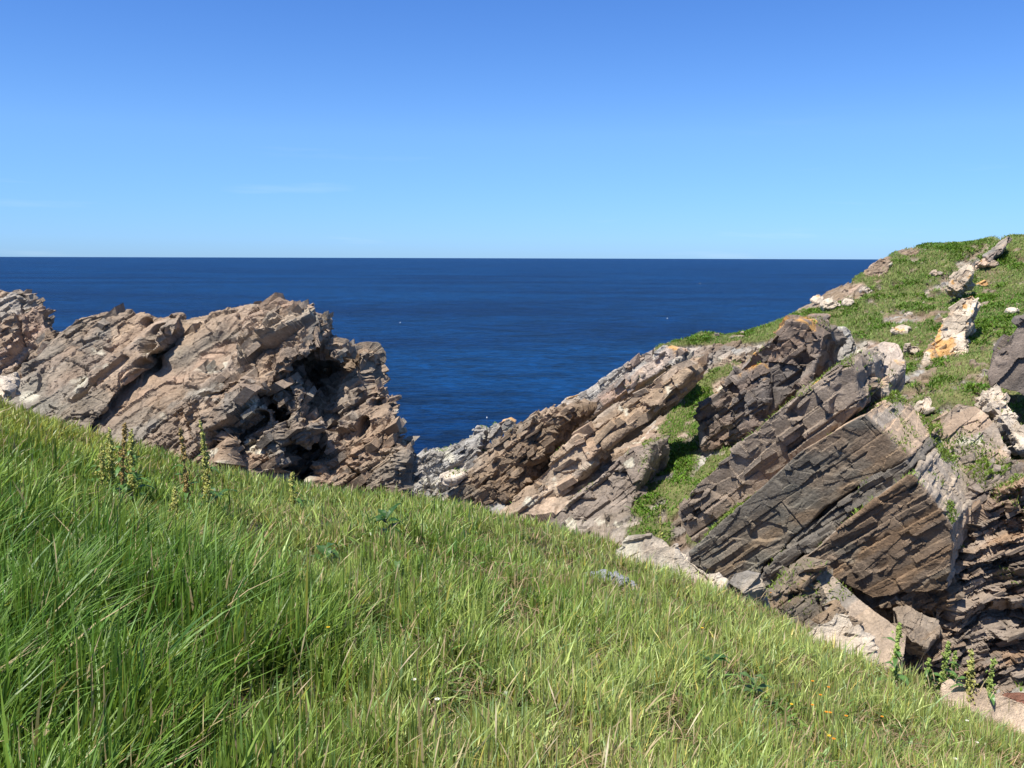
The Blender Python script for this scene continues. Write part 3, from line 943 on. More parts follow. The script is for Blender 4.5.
def build_left_crag():
    main = [(-10,500,17.6),(-4,400,19.5),(6,393,19.8),(30,362,20.2),(57,334,20.8),(76,319,21),(106,313,21.2),(137,315,21.3),(160,319,21.3),(188,321,21.3),
            (218,315,21.2),(255,311,20.8),(280,306,20.4),(313,308,19.8),(325,318,19.5),(330,332,19.3),(330,345,19.2),
            (312,350,18.9),(296,356,18.7),(278,370,18.7),(264,390,18.7),(268,412,18.5),(280,430,18.3),(284,452,18.1),(279,478,17.8),(276,520,17.5),(280,560,17.2)]
    A1 = pts(main)
    stack = [(330,560,17.8),(322,484,18.5),(330,452,18.9),(313,428,19.2),(318,405,19.6),(332,385,19.9),(347,372,20.1),(350,356,20.2),(360,349,20.2),(370,347,20.1),(377,355,20.0),(371,366,19.9),(376,380,19.7),
            (383,390,19.4),(388,405,19.2),(393,420,18.9),(398,434,18.7),(402,462,18.3),(402,560,17.2)]
    A2 = pts(stack)
    wall = pts([(255,540,21.6),(262,345,23.0),(340,352,23.0),(356,400,22.4),(372,540,21.2)])
    knob = pts([(333,362,19.3),(331,350,19.3),(338,347,19.3),(345,352,19.3),(344,362,19.2),(338,366,19.2)])
    rib1 = pts([(266,384,19.0),(270,374,19.0),(286,371,19.0),(300,378,18.9),(308,392,18.8),(301,406,18.7),(308,420,18.6),(314,440,18.4),(304,444,18.3),(294,420,18.5),(282,405,18.7),(270,399,18.8)])
    blk1 = pts([(120,470,17.7),(150,425,18.2),(195,392,18.6),(235,378,18.7),(262,384,18.5),(258,410,18.2),(230,440,17.9),(225,475,17.6)])
    blk2 = pts([(30,440,18.6),(90,372,19.4),(150,330,20.1),(176,322,20.4),(178,334,20.2),(120,390,19.1),(70,450,18.2)])
    solids = [prism(A1, (-0.9, 3.2, -0.5), 1.0), prism(A2, (-0.5, 2.2, -0.3), 1.0), prism(wall, (-0.4, 1.6, -0.3)),
              prism(knob, (-0.15, 0.8, 0)), prism(rib1, (-0.15, 2.0, -0.3)), prism(blk1, (-0.2, 1.6, 0.2)), prism(blk2, (-0.4, 1.5, 0.1))]
    ax = unit((0.15, 1, -0.15))
    lines = [([(153,332,20.4),(158,345,20.2)], 0.26, 1.0), ([(80,365,19.4),(110,345,19.8),(128,322,20.4)], 0.14, 0.28), ([(70,400,19),(120,360,19.5)], 0.12, 0.18),
             ([(118,395,18.8),(131,365,19.2)], 0.20, 0.45), 
             ([(210,440,18),(255,420,18.2)], 0.22, 0.5), ([(352,436,18.7),(364,424,19)], 0.16, 0.5), ([(374,404,19.2),(388,398,19.3)], 0.14, 0.5),
             ([(170,350,20),(215,328,20.6)], 0.5, -0.25), ([(265,330,20.2),(305,320,19.8)], 0.6, -0.35), ([(215,425,18.3),(250,405,18.5)], 0.45, -0.2)]
    rock("rock_crag", "big tan and grey fractured crag with a dark hollow rising behind the grass", "rock",
         solids, 0.032, FR_LEFT, RUBBLE, CRAG, 1201, macro=(2.2, 0.20), warp=0.08, band=0.30,
         sculpt=lambda V, N: strokes(V, lines, ax), lichen=0.06,
         patch=0.45, blocks=[(560, (0.50, 0.38, 0.24), crag_mask), (700, (0.26, 0.22, 0.12), crag_mask)],
         weight=lambda V: 0.5 + 0.55 * smooth(-7.9, -6.0, V[:, 0] + 0.8 * fbm(V * 0.5, 9, 2)))
    far = pts([(-160,420,23.5),(-150,300,25),(-60,286,25.4),(0,291,25.2),(16,295,25.1),(29,301,25),(43,318,24.7),(47,328,24.5),(55,336,24.2),(48,352,23.8),(42,372,23.4),(30,400,23),(0,450,22.4),(-100,460,22.4)])
    rock("rock_crag", "brown rounded crag with dark clefts cut off by the left picture edge", "rock",
         [prism(far, (-1.7, 3.0, -0.5))], 0.045, FR_LEFT, RUBBLE, BROWN[1:] + TAN, 1302, macro=(2.0, 0.25), warp=0.10, blocks=[(420, (0.6, 0.4, 0.2))])
    b = pts([(-12,400,17.5),(-10,382,17.7),(-2,377,17.7),(5,382,17.6),(6,393,17.5),(0,402,17.4)])
    rock("boulder", "small pale boulder on the grass at the foot of the left crag", "boulder",
         [prism(b, (0.1, 0.5, 0), 0.8)], 0.02, FR_LEFT, BOULDER, PALE, 1403)
    s = pts([(168,321,21.3),(167,317,21.3),(171,314,21.3),(175,316,21.3),(176,321,21.3)])
    rock("stone", "small loose stone perched on the top edge of the left crag", "stone",
         [prism(s, (0.02, 0.35, 0.0), 0.8)], 0.02, FR_LEFT, BOULDER, CRAG, 1404)
build_left_crag()

# ------------------------------------------------------------------ ribs of the ridge across the gully
RW = FR_RIGHT[1] * np.array([1, 1, 0]); RW = RW / np.linalg.norm(RW)

def plane_at(px, py, D, n):
    return (at(px, py, D), unit(n))

def build_ridge():
    # upper grey rib along the skyline
    p = plane_at(610, 385, 45.5, (-0.45, -0.85, 0.22))
    a = pts([(525,452),(518,440),(540,420),(566,398),(586,390),(615,369),(640,355),(660,345),(676,349),(676,358),(655,374),(620,394),(600,410),(570,432),(545,452)], plane=p)
    rock("rock_rib", "grey blocky rib running along the skyline of the ridge above the sea", "rock rib",
         [prism(a, RW * 2.0 + [0, 0, -0.3])], 0.06, FR_RIDGE, RIB, GREY + TAN[2:4], 2001, orange=0.08, warp=0.08, blocks=[(260, (0.55, 0.45, 0.28))])
    # brown broken rib at the lower left
    p = plane_at(500, 455, 39.5, (-0.4, -0.85, 0.3))
    a = pts([(440,510),(452,490),(470,468),(490,446),(510,430),(530,418),(552,408),(566,412),(552,430),(545,452),(520,470),(512,492),(490,510),(470,520)], plane=p)
    rock("rock_rib", "dark brown broken rib at the low seaward end of the ridge", "rock rib",
         [prism(a, RW * 2.5)], 0.055, FR_RIDGE, BROKEN, BROWN, 2002, patch=0.35, macro=(2, 0.25), warp=0.08, blocks=[(420, (0.6, 0.4, 0.2))])
    # tan rib of long square blocks
    p = plane_at(580, 445, 37.8, (-0.42, -0.86, 0.28))
    a = pts([(492,535),(505,512),(530,485),(545,470),(556,456),(580,432),(605,412),(640,388),(668,368),(684,362),(690,372),(680,384),(664,400),(640,420),(612,440),(590,458),(575,478),(555,500),(535,530)], plane=p)
    rock("rock_rib", "long tan rib of square blocks slanting across the middle of the ridge", "rock rib",
         [prism(a, RW * 2.2)], 0.055, FR_RIDGE, RIB,
         [(0.36, 0.265, 0.175), (0.33, 0.25, 0.175), (0.42, 0.34, 0.26), (0.38, 0.255, 0.17), (0.30, 0.21, 0.135)], 2003, warp=0.07, lichen=0.08, blocks=[(110, (1.1, 0.6, 0.36)), (60, (0.35, 0.3, 0.14))])
    # purple grey rib below it
    p = plane_at(620, 480, 35.4, (-0.35, -0.85, 0.4))
    a = pts([(530,545),(548,520),(570,500),(596,480),(618,460),(636,446),(650,444),(648,460),(640,480),(632,504),(630,530),(624,556),(580,560)], plane=p)
    rock("rock_rib", "purple grey cracked rib beside the green gully strip", "rock rib",
         [prism(a, RW * 2.2)], 0.05, FR_RIDGE, RIB, PURPLE, 2004, lichen=0.03, warp=0.07, blocks=[(40, (0.6, 0.4, 0.18)), (40, (0.25, 0.2, 0.1))])
    # low grey rocks joining the ridge to the sea
    p = plane_at(430, 470, 42, (-0.2, -0.85, 0.45))
    a = pts([(392,500),(398,472),(412,462),(432,453),(448,452),(470,440),(482,436),(478,455),(468,475),(455,500)], plane=p)
    rock("rock_ledge", "low grey rock ledge at the water end of the ridge", "rock ledge",
         [prism(a, (-0.1, 3.0, -0.5))], 0.05, FR_RIDGE, RUBBLE, GREY, 2005, lichen=0.1, blocks=[(220, (0.6, 0.45, 0.22))])
    lab = ["pointed grey boulder, lowest of three on the seaward skyline", "squarish grey boulder, middle one of three on the seaward skyline", "tan capped boulder, upper one of three on the seaward skyline"]
    for k, poly in enumerate(([(470,446),(472,434),(478,426),(486,430),(491,442),(486,450)], [(487,441),(488,428),(495,424),(502,429),(500,440)], [(500,434),(499,423),(508,419),(516,422),(514,430)])):
        a = pts(poly, D=44.2)
        rock("boulder", lab[k], "boulder", [prism(a, (0.2, 0.9, 0), 0.75)], 0.04, FR_RIDGE, BOULDER, GREY if k < 2 else TAN, 2010 + k,
             group="boulders on the seaward end of the ridge", orange=0.15 if k == 2 else 0)
    a = pts([(442,474),(452,470),(468,471),(458,478),(446,480)], plane=plane_at(455, 474, 39.5, (-0.1, -0.6, 0.8)))
    rock("stone", "flat pale stone lying below the low grey ledge", "stone", [prism(a, (0.05, 0.5, -0.5), 0.9)], 0.03, FR_RIDGE, BOULDER, PALE, 2020)
build_ridge()

# ------------------------------------------------------------------ big slabs of the headland
NF = unit((-0.52, -0.83, -0.16))
P_C = at(880, 540, 25.0)
H33 = FR_RIGHT[0] * np.array([1, 1, 0]); H33 = H33 / np.linalg.norm(H33)
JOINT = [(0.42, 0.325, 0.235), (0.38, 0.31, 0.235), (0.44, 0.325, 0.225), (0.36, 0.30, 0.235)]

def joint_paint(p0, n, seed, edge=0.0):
    """paler tan bands on the joint face at the upper end, darker tint kept on the long face"""
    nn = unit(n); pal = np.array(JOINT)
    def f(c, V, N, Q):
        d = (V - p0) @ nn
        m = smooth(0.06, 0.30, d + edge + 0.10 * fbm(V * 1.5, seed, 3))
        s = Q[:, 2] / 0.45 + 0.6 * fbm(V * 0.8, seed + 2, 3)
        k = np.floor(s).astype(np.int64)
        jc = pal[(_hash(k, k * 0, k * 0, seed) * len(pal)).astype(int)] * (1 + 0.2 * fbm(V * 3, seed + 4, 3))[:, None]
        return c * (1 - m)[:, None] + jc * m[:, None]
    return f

def build_slabs():
    deep = np.array([2.2, 3.0, 0.25])
    # upper slab
    pa = (P_C + RW * 1.9, NF)
    a = pts([(677,512),(690,492),(712,472),(745,440),(790,400),(832,368),(846,360),(856,372),(856,388),(860,404),(835,432),(800,464),(765,484),(735,514),(708,548),(690,540)], plane=pa)
    rock("rock_slab", "long grey brown slab topmost of three stacked slanting slabs, lower end by the green strip", "rock slab",
         [prism(a, deep * 0.9)], 0.035, FR_RIGHT, [('B', 2.0, 2.0, 1.0, 0.10, 0.07, 0.12), ('b', 1.1, 0.8, 0.42, 0.22, 0.10, 0.05), ('V', 1.4, 1.2, 0.6, 0.0, 0.09, 0.0), ('b', 0.35, 0.3, 0.12, 0.03, 0.04, 0.0)],
         [(0.245, 0.19, 0.142), (0.275, 0.222, 0.172), (0.22, 0.18, 0.14), (0.265, 0.198, 0.145)], 3001, warp=0.08, orange=0.05,
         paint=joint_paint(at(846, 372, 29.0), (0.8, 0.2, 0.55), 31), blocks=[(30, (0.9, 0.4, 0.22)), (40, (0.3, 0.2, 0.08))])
    # middle slab
    pb = (P_C + RW * 0.95, NF)
    a = pts([(690,552),(706,536),(738,508),(768,482),(800,452),(835,430),(864,414),(908,456),(880,470),(850,490),(825,505),(800,530),(770,560),(748,585),(720,590),(690,580)], plane=pb)
    rock("rock_slab", "dark brown middle slab with a pale square end face, between the other two stacked slabs", "rock slab",
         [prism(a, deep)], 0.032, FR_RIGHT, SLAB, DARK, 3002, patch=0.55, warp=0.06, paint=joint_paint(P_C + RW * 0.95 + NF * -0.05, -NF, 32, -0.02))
    # thin ledge bed between middle and lower slabs
    pl = (P_C + RW * 0.62, NF)
    a = pts([(745,592),(770,565),(800,535),(830,508),(862,484),(905,460),(912,466),(905,478),(870,500),(835,528),(800,556),(770,585)], plane=pl)
    rock("rock_bed", "thin dark grey bed of rock squeezed between the middle and lowest slab", "rock bed",
         [prism(a, deep * 0.8)], 0.032, FR_RIGHT, [('B', 1.2, 1.0, 0.3, 0.14, 0.08, 0.06), ('B', 0.5, 0.5, 0.15, 0.04, 0.05, 0.0)], [(0.20, 0.175, 0.14), (0.165, 0.145, 0.12)], 3003, warp=0.05)
    # lower slab
    pc = (P_C, NF)
    a = pts([(755,612),(765,590),(790,568),(820,545),(850,520),(880,496),(911,474),(932,498),(952,525),(951,560),(948,590),(915,592),(873,598),(848,584),(815,566),(790,600),(770,625)], plane=pc)
    rock("rock_slab", "huge dark rusty brown slab lowest of three, its lit end face stepping down to a black cleft", "rock slab",
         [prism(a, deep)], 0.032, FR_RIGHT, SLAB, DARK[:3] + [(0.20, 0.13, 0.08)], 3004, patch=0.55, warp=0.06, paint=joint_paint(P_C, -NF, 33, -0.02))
    # smooth striped ramp under the lowest slab
    pd = plane_at(862, 610, 24.0, (-0.05, -0.72, 0.7))
    a = pts([(808,566),(817,560),(860,597),(908,634),(905,655),(892,668),(870,670),(838,630),(815,590)], plane=pd)
    rock("rock_slab", "smooth tan ramp with dark stripes slanting down under the lowest dark slab", "rock slab",
         [prism(a, (0.25, 1.2, -1.6))], 0.028, FR_RIGHT, [('V', 3, 3, 1.2, 0.02, 0.04, 0.0), ('V', 0.8, 0.8, 0.4, 0.0, 0.025, 0.0)],
         [(0.42, 0.31, 0.215), (0.25, 0.215, 0.175), (0.40, 0.305, 0.215), (0.34, 0.265, 0.195)], 3005, band=0.32, var=0.03, warp=0.04)
    pu = plane_at(805, 610, 24.0, (-0.15, -0.78, 0.6))
    a = pts([(752,650),(760,606),(782,584),(800,568),(812,564),(824,584),(840,610),(856,640),(874,668),(880,700),(780,700)], plane=pu)
    rock("rock_ledge", "dark broken rock between the grass edge and the striped ramp", "rock ledge",
         [prism(a, (0.4, 1.4, -0.4))], 0.03, FR_RIGHT, BROKEN, DARK, 3020, warp=0.08, blocks=[(120, (0.4, 0.3, 0.14))])
    a = pts([(858,594),(880,592),(912,588),(950,584),(950,604),(938,622),(912,612),(896,624),(872,610)], plane=(P_C + RW * 0.30, NF))
    rock("rock_ledge", "broken rusty brown rock tucked beneath the lowest slab, above the flat topped block", "rock ledge",
         [prism(a, (1.2, 1.8, 0.1))], 0.03, FR_RIGHT, BROKEN, BROWN[:3] + DARK[:2], 3021, warp=0.08, blocks=[(90, (0.45, 0.3, 0.16))])
    pe = plane_at(918, 620, 24.6, (0.1, -0.7, 0.7))
    a = pts([(897,608),(905,603),(938,619),(940,628),(928,646),(912,640),(900,625)], plane=pe)
    rock("boulder", "flat topped grey block at the mouth of the black cleft", "boulder",
         [prism(a, (0.3, 0.9, -0.7))], 0.025, FR_RIGHT, BOULDER, [(0.30, 0.23, 0.165), (0.26, 0.21, 0.16)], 3006)
    # thin bedded ledges in the right corner
    pk = plane_at(985, 590, 24.8, (-0.25, -0.9, 0.22))
    a = pts([(920,720),(925,660),(945,640),(962,600),(968,560),(980,520),(1000,492),(1030,480),(1120,470),(1120,740)], plane=pk)
    rock("rock_ledges", "stack of thin dark brown ledges in the lower right corner beyond the tall weeds", "rock ledges",
         [prism(a, (0.8, 2.2, 0.2))], 0.032, FR_FLAT, PLATE, [(0.26, 0.20, 0.15), (0.215, 0.175, 0.14), (0.31, 0.21, 0.135), (0.28, 0.225, 0.175)], 3007, warp=0.35, macro=(1.6, 0.5), blocks=[(260, (0.7, 0.5, 0.16)), (300, (0.3, 0.25, 0.07))])
    # narrow broken column right of the lowest slab
    pj = plane_at(965, 530, 25.6, (-0.2, -0.92, 0.2))
    a = pts([(950,620),(952,560),(955,520),(972,490),(992,470),(1004,485),(985,520),(972,560),(960,620)], plane=pj)
    rock("rock_column", "narrow grey shattered column between lowest slab and thin ledges", "rock column",
         [prism(a, (0.6, 1.6, 0.1))], 0.03, FR_RIGHT, RUBBLE, PURPLE, 3008, blocks=[(160, (0.4, 0.3, 0.16))])
    # tan rock face above
    pt = plane_at(968, 435, 28.2, (-0.05, -0.75, 0.66))
    a = pts([(938,470),(925,440),(945,418),(958,402),(976,404),(1000,424),(1008,448),(1004,468),(990,490),(968,500),(950,486)], plane=pt)
    rock("rock_outcrop", "weathered tan rock face with yellow green moss right of the middle slab", "rock face",
         [prism(a, (0.4, 1.6, -0.6))], 0.035, FR_RIGHT, [('B', 1.4, 1.2, 0.7, 0.08, 0.14, 0.05), ('V', 0.6, 0.6, 0.4, 0.01, 0.09, 0.0)], TAN + JOINT, 3009, lichen=0.04, blocks=[(60, (0.5, 0.4, 0.16))])
    # pale strip of stone
    ps = plane_at(1005, 420, 28.6, (-0.1, -0.7, 0.7))
    a = pts([(985,396),(990,384),(1000,384),(1010,404),(1024,425),(1040,450),(1024,446),(1008,426),(996,410)], plane=ps)
    rock("stone_strip", "pale cream strip of rock below the dark boulder at the right edge", "rock",
         [prism(a, (0.2, 0.9, -0.4))], 0.035, FR_RIGHT, FINE, PALE, 3010, blocks=[(60, (0.35, 0.3, 0.16))])
    # big dark block in the middle
    pE = plane_at(765, 385, 36.5, (-0.55, -0.8, 0.05))
    a = pts([(704,448),(699,410),(712,396),(735,372),(756,350),(775,332),(790,320),(806,322),(822,336),(820,350),(812,372),(800,388),(782,400),(764,418),(748,440),(728,452)], plane=pE)
    b = pts([(735,440),(728,410),(740,380),(760,365),(768,390),(762,418),(746,440)], plane=(pE[0] - RW * 0.45, pE[1]))
    rock("rock_block", "large dark angular block with orange lichen on its top, standing by the grassy strip", "rock block",
         [prism(a, (1.6, 2.4, 0.1)), prism(b, (0.8, 1.4, 0))], 0.04, FR_RIGHT, [('V', 2.0, 1.6, 1.3, 0.16, 0.55, 0.0), ('b', 0.9, 0.8, 0.4, 0.18, 0.14, 0.05), ('V', 0.5, 0.5, 0.35, 0.01, 0.09, 0.0)],
         [(0.20, 0.165, 0.135), (0.24, 0.195, 0.155), (0.17, 0.145, 0.125), (0.25, 0.175, 0.125)], 3011, macro=(1.6, 0.25), orange=0.16, blocks=[(50, (0.6, 0.4, 0.22))])
    a = pts([(824,356),(826,340),(836,326),(844,326),(850,336),(858,344),(852,356),(838,362)], plane=plane_at(838, 345, 40, (-0.3, -0.85, 0.3)))
    rock("boulder", "rounded pale grey boulder wedged right of the large dark block", "boulder",
         [prism(a, (0.5, 1.2, -0.1), 0.8)], 0.035, FR_RIGHT, BOULDER, GREY, 3012, lichen=0.08)
    # pale top patch of the upper slab
    a = pts([(838,376),(862,352),(884,340),(898,342),(904,352),(902,366),(892,378),(882,384),(868,378),(852,384)], plane=plane_at(872, 362, 29.6, (-0.2, -0.6, 0.78)))
    rock("rock_slab", "pale pinkish tilted plate with orange rim, above the upper end of the stacked slabs", "rock slab",
         [prism(a, (0.5, 1.0, -0.8))], 0.035, FR_RIGHT, [('V', 1.3, 1.2, 0.8, 0.05, 0.14, 0.0), ('B', 0.6, 0.6, 0.3, 0.03, 0.05, 0.03)], [(0.44, 0.36, 0.29), (0.40, 0.34, 0.28), (0.46, 0.37, 0.29)], 3013, orange=0.14)
    # lichen covered wall of stones in the turf
    p = plane_at(950, 335, 38.5, (-0.35, -0.72, 0.6))
    a = pts([(922,366),(926,352),(934,340),(938,326),(950,308),(962,296),(972,292),(979,296),(972,312),(968,326),(962,338),(968,352),(960,358),(944,360),(940,372),(930,374)], plane=p)
    rock("rock_outcrop", "cream outcrop splashed with orange lichen standing in the headland turf", "rock outcrop",
         [prism(a, (0.6, 1.0, -0.4), 0.9)], 0.04, FR_RIGHT, FINE, [(0.50, 0.40, 0.29), (0.44, 0.36, 0.27), (0.55, 0.46, 0.35), (0.40, 0.31, 0.22)], 3014, macro=(1.2, 0.2), orange=0.32, blocks=[(60, (0.45, 0.35, 0.2))])
    p = plane_at(962, 272, 47, (-0.3, -0.75, 0.6))
    a = pts([(946,290),(950,276),(958,268),(968,262),(974,264),(970,276),(964,284),(958,290)], plane=p)
    rock("rock_outcrop", "small orange and cream outcrop uphill of the larger lichened one", "rock outcrop",
         [prism(a, (0.5, 0.9, -0.3), 0.9)], 0.05, FR_RIGHT, FINE, [(0.46, 0.37, 0.27), (0.40, 0.31, 0.22), (0.50, 0.42, 0.32)], 3015, orange=0.25)
    a = pts([(866,276),(868,266),(880,257),(888,256),(892,262),(886,270),(876,278)], plane=plane_at(880, 266, 55, (-0.4, -0.8, 0.4)))
    rock("rock_outcrop", "reddish brown outcrop on the skyline where the headland meets the horizon", "rock outcrop",
         [prism(a, (0.5, 1.2, -0.3), 0.9)], 0.06, FR_RIGHT, FINE, BROWN[1:] + TAN[:1], 3016, lichen=0.08)
    a = pts([(975,262),(985,252),(998,240),(1010,234),(1006,244),(996,252),(985,264)], plane=plane_at(990, 250, 52, (-0.3, -0.7, 0.6)))
    rock("rock_outcrop", "thin tan outcrop running up the turf to the highest point", "rock outcrop",
         [prism(a, (0.4, 0.9, -0.4), 0.9)], 0.06, FR_RIGHT, FINE, TAN, 3017, orange=0.12)
    # dark boulder at the right edge
    a = pts([(988,372),(994,356),(1008,338),(1024,318),(1060,300),(1090,340),(1090,400),(1040,404),(1020,392),(1004,388),(992,384)], plane=plane_at(1010, 360, 30, (-0.45, -0.85, 0.15)))
    rock("boulder", "big smooth dark boulder leaning in at the right picture edge", "boulder",
         [prism(a, (0.8, 1.6, 0), 0.9)], 0.04, FR_RIGHT, [('V', 1.6, 1.4, 0.9, 0.06, 0.3, 0.0), ('b', 0.6, 0.6, 0.3, 0.05, 0.05, 0.02)], [(0.19, 0.15, 0.12), (0.17, 0.14, 0.115), (0.145, 0.12, 0.10)], 3018)
    # scattered pale stones in the turf
    spots = [(830,303,10,6,52,"largest white stone in the cluster below the skyline"), (817,298,7,5,53,"white stone left in the cluster below the skyline"), (848,300,7,5,51,"pale block right in the cluster below the skyline"), (858,289,7,4,53,"flat pale stone higher than the white cluster below the skyline"), (867,288,6,3,53,"thin pale stone behind the white cluster below the skyline"),
             (901,328,9,5,45,"orange lichened stone alone in the turf"), (914,347,7,5,40,"white stone just left of the orange lichened outcrop"), (908,312,5,3,47,"little pale stone in the open turf below the hollow"), (937,271,6,3,51,"tan flat stone in the turf near the small outcrop"), (984,282,7,4,47,"pale orange stone right of the small uphill outcrop"),
             (742,332,3,2,51,"tiny white stone on the grassy edge above the sea"), (716,333,3,2,52,"tiny white stone on the left of the grassy edge above the sea"), (927,402,8,9,31.5,"upright grey stone above the pale end of the middle slab"), (903,378,9,6,33,"tan stone between the tilted plate and the turf"), (1000,250,6,3,52,"tan stone close to the highest point of the headland"), (1012,308,6,3,38,"pale stone in turf above the dark right boulder"), (883,382,8,4,34,"pale stone under the lower rim of the tilted plate"), (994,262,8,3,50,"long tan stone in the upper right turf")]
    for k, (px, py, rx, ry, D, lab) in enumerate(spots):
        ang = np.linspace(0, 6.283, 8)[:-1] + RNG.uniform(0, 1)
        poly = [(px + rx * math.cos(q) * RNG.uniform(0.75, 1.1), py + ry * math.sin(q) * RNG.uniform(0.75, 1.1)) for q in ang]
        i = np.argmin((to_px(HV)[0] - px) ** 2 + (to_px(HV)[1] - py - ry) ** 2 + 1e6 * (HV[:, 1] > D + 12))
        D = HV[i, 1]
        a = pts(poly, plane=plane_at(px, py, D - 0.1, (-0.2, -0.8, 0.55)))
        rock("stone", lab, "stone", [prism(a, (0.05, rx / F_PX * D * 1.1, -0.15), 0.85)], max(0.025, rx / F_PX * D / 12), FR_RIGHT, BOULDER, PALE if k not in (8, 10, 11, 13, 14, 17) else TAN, 3100 + k,
             group="loose stones in the headland turf", orange=0.4 if k in (5, 9) else 0.05)
build_slabs()

# ------------------------------------------------------------------ tufts rooted on ledges and in cracks of the rocks
def build_ledge_tufts():
    Ps = []
    for V, N in GROWN:
        px, py = to_px(V)
        z = smooth(0.45, 0.75, N[:, 2]) * smooth(0.12, 0.28, fbm(V * 0.9, 321, 4))
        near = np.zeros(len(V))
        for ln, r in [([(950, 505), (962, 545)], 5), ([(1005, 572), (1024, 585)], 8), ([(870, 388), (905, 395)], 10), ([(860, 375), (880, 384)], 8), ([(975, 455), (1024, 500)], 20),
                      ([(960, 440), (985, 470)], 10), ([(680, 505), (800, 398), (850, 362)], 7), ([(695, 540), (740, 500)], 5), ([(925, 412), (950, 455)], 8), ([(600, 408), (640, 378)], 4), ([(655, 440), (640, 530)], 12)]:
            near = np.maximum(near, smooth(r * 1.1, r * 0.6, seg_dist(px, py, ln)))
        p = 0.25 * z + near * smooth(0.05, 0.35, N[:, 2])
        n = int(min(4000, p.sum() * 0.35))
        if n > 3:
            i = np.random.default_rng(5).choice(len(V), n, p=p / p.sum())
            Ps.append(V[i])
    P = np.concatenate(Ps); n = len(P)
    c = np.array((0.11, 0.19, 0.03)) * RNG.uniform(0.55, 1.5, (n, 1)) + np.array((0.07, 0.04, 0.01)) * RNG.random((n, 1))
    blades("ledge_tufts", P - np.array([0, 0, 0.02]), RNG.uniform(0.07, 0.18, n), RNG.uniform(0.018, 0.045, n), RNG.uniform(0, 6.28, n), RNG.uniform(0.2, 1.3, n), c, M_TURF)
build_ledge_tufts()

# ------------------------------------------------------------------ rocks in the near grass
def near_rock(label, poly, D, push, pal, seed, vox=0.014, n=(-0.1, -0.75, 0.65), scales=None, lichen=0.1, name="rock"):
    a = pts(poly, plane=plane_at(*poly_mid(poly), D, n))
    sc = scales or [('V', 0.6, 0.6, 0.35, 0.03, 0.14, 0.0), ('b', 0.3, 0.3, 0.14, 0.03, 0.04, 0.02), ('V', 0.16, 0.16, 0.1, 0.003, 0.025, 0.0)]
    o = rock(name, label, "rock", [prism(a, push, 0.92)], vox, FR_RIGHT, sc, pal, seed, warp=0.06, macro=(0.6, 0.05), band=0.15, lichen=lichen)
    return o

def poly_mid(poly):
    return float(np.mean([q[0] for q in poly])), float(np.mean([q[1] for q in poly]))

near_rock("whitish weathered rock on the crest of the grass slope in front of the green gully", [(616,580),(614,550),(630,536),(652,532),(668,540),(684,557),(704,567),(724,580),(716,606),(660,604)], 8.5, (0.5, 0.7, -0.7), PALE, 4001)
near_rock("pale cream rock with ragged face on the grass edge below the striped ramp", [(806,660),(804,632),(818,622),(832,618),(836,610),(850,612),(866,634),(878,656),(882,680),(850,690),(824,680)], 7.1, (0.3, 0.5, -0.7), PALE, 4002)
near_rock("smooth buff rock slab at the lower right corner of the grass", [(938,712),(944,682),(952,677),(980,684),(1008,694),(1040,704),(1060,740),(1000,750),(960,730)], 6.1, (0.3, 0.5, -0.6), [(0.55, 0.42, 0.30), (0.60, 0.47, 0.35), (0.50, 0.38, 0.28)], 4003, lichen=0.0, scales=[('V', 0.7, 0.6, 0.3, 0.02, 0.08, 0.0), ('b', 0.25, 0.25, 0.1, 0.015, 0.02, 0.01)])
near_rock("flat blue grey stone almost hidden in the middle of the grass", [(570,592),(574,576),(600,572),(626,576),(636,589),(610,602)], 6.95, (0.05, 0.25, -0.35), [(0.33, 0.35, 0.37), (0.29, 0.31, 0.33), (0.36, 0.36, 0.36)], 4004, lichen=0.05)
near_rock("red brown stone behind the buff slab in the lower right corner", [(998,700),(1004,690),(1024,690),(1050,700),(1046,712),(1010,706)], 7.0, (0.2, 0.4, -0.5), [(0.30, 0.13, 0.085), (0.34, 0.17, 0.11)], 4005, lichen=0.0)
near_rock("small grey lichened stones behind the whitish crest rock", [(726,582),(734,571),(748,570),(764,576),(768,586),(745,592)], 8.3, (0.1, 0.3, -0.4), GREY + PALE[:1], 4006)
for o in bpy.data.objects:
    pass

def mark_near_rocks():
    for o in list(COL.objects):
        if o.get("category") == "rock" and o.type == 'MESH' and o.location.y < 11 and "blue grey" not in o["label"]:
            me = o.data
            V = np.zeros(len(me.vertices) * 3, np.float32); me.vertices.foreach_get("co", V)
            V = V.reshape(-1, 3)
            top = V[V[:, 2] > V[:, 2].max() * 0.55]
            for p in top[:: max(1, len(top) // 60)]:
                NEAR_ROCKS.append((o.location.x + p[0], o.location.y + p[1], 0.05))
                NEAR_ROCKS.append((o.location.x + p[0], o.location.y + p[1] - 0.12, 0.07))
mark_near_rocks()
build_meadow()

# ------------------------------------------------------------------ plants
def tube(P, R, sides=6):
    P = np.asarray(P, float); n = len(P)
    V = []; F = []
    for k in range(n):
        d = unit(P[min(k + 1, n - 1)] - P[max(k - 1, 0)])
        a = unit(np.cross(d, (0.3, 1, 0.1))); b = np.cross(d, a)
        for s in range(sides):
            q = 2 * math.pi * s / sides
            V.append(P[k] + R[k] * (a * math.cos(q) + b * math.sin(q)))
    for k in range(n - 1):
        for s in range(sides):
            F.append([k * sides + s, k * sides + (s + 1) % sides, (k + 1) * sides + (s + 1) % sides, (k + 1) * sides + s])
    F.append([(n - 1) * sides + s for s in range(sides)])
    return np.array(V), F

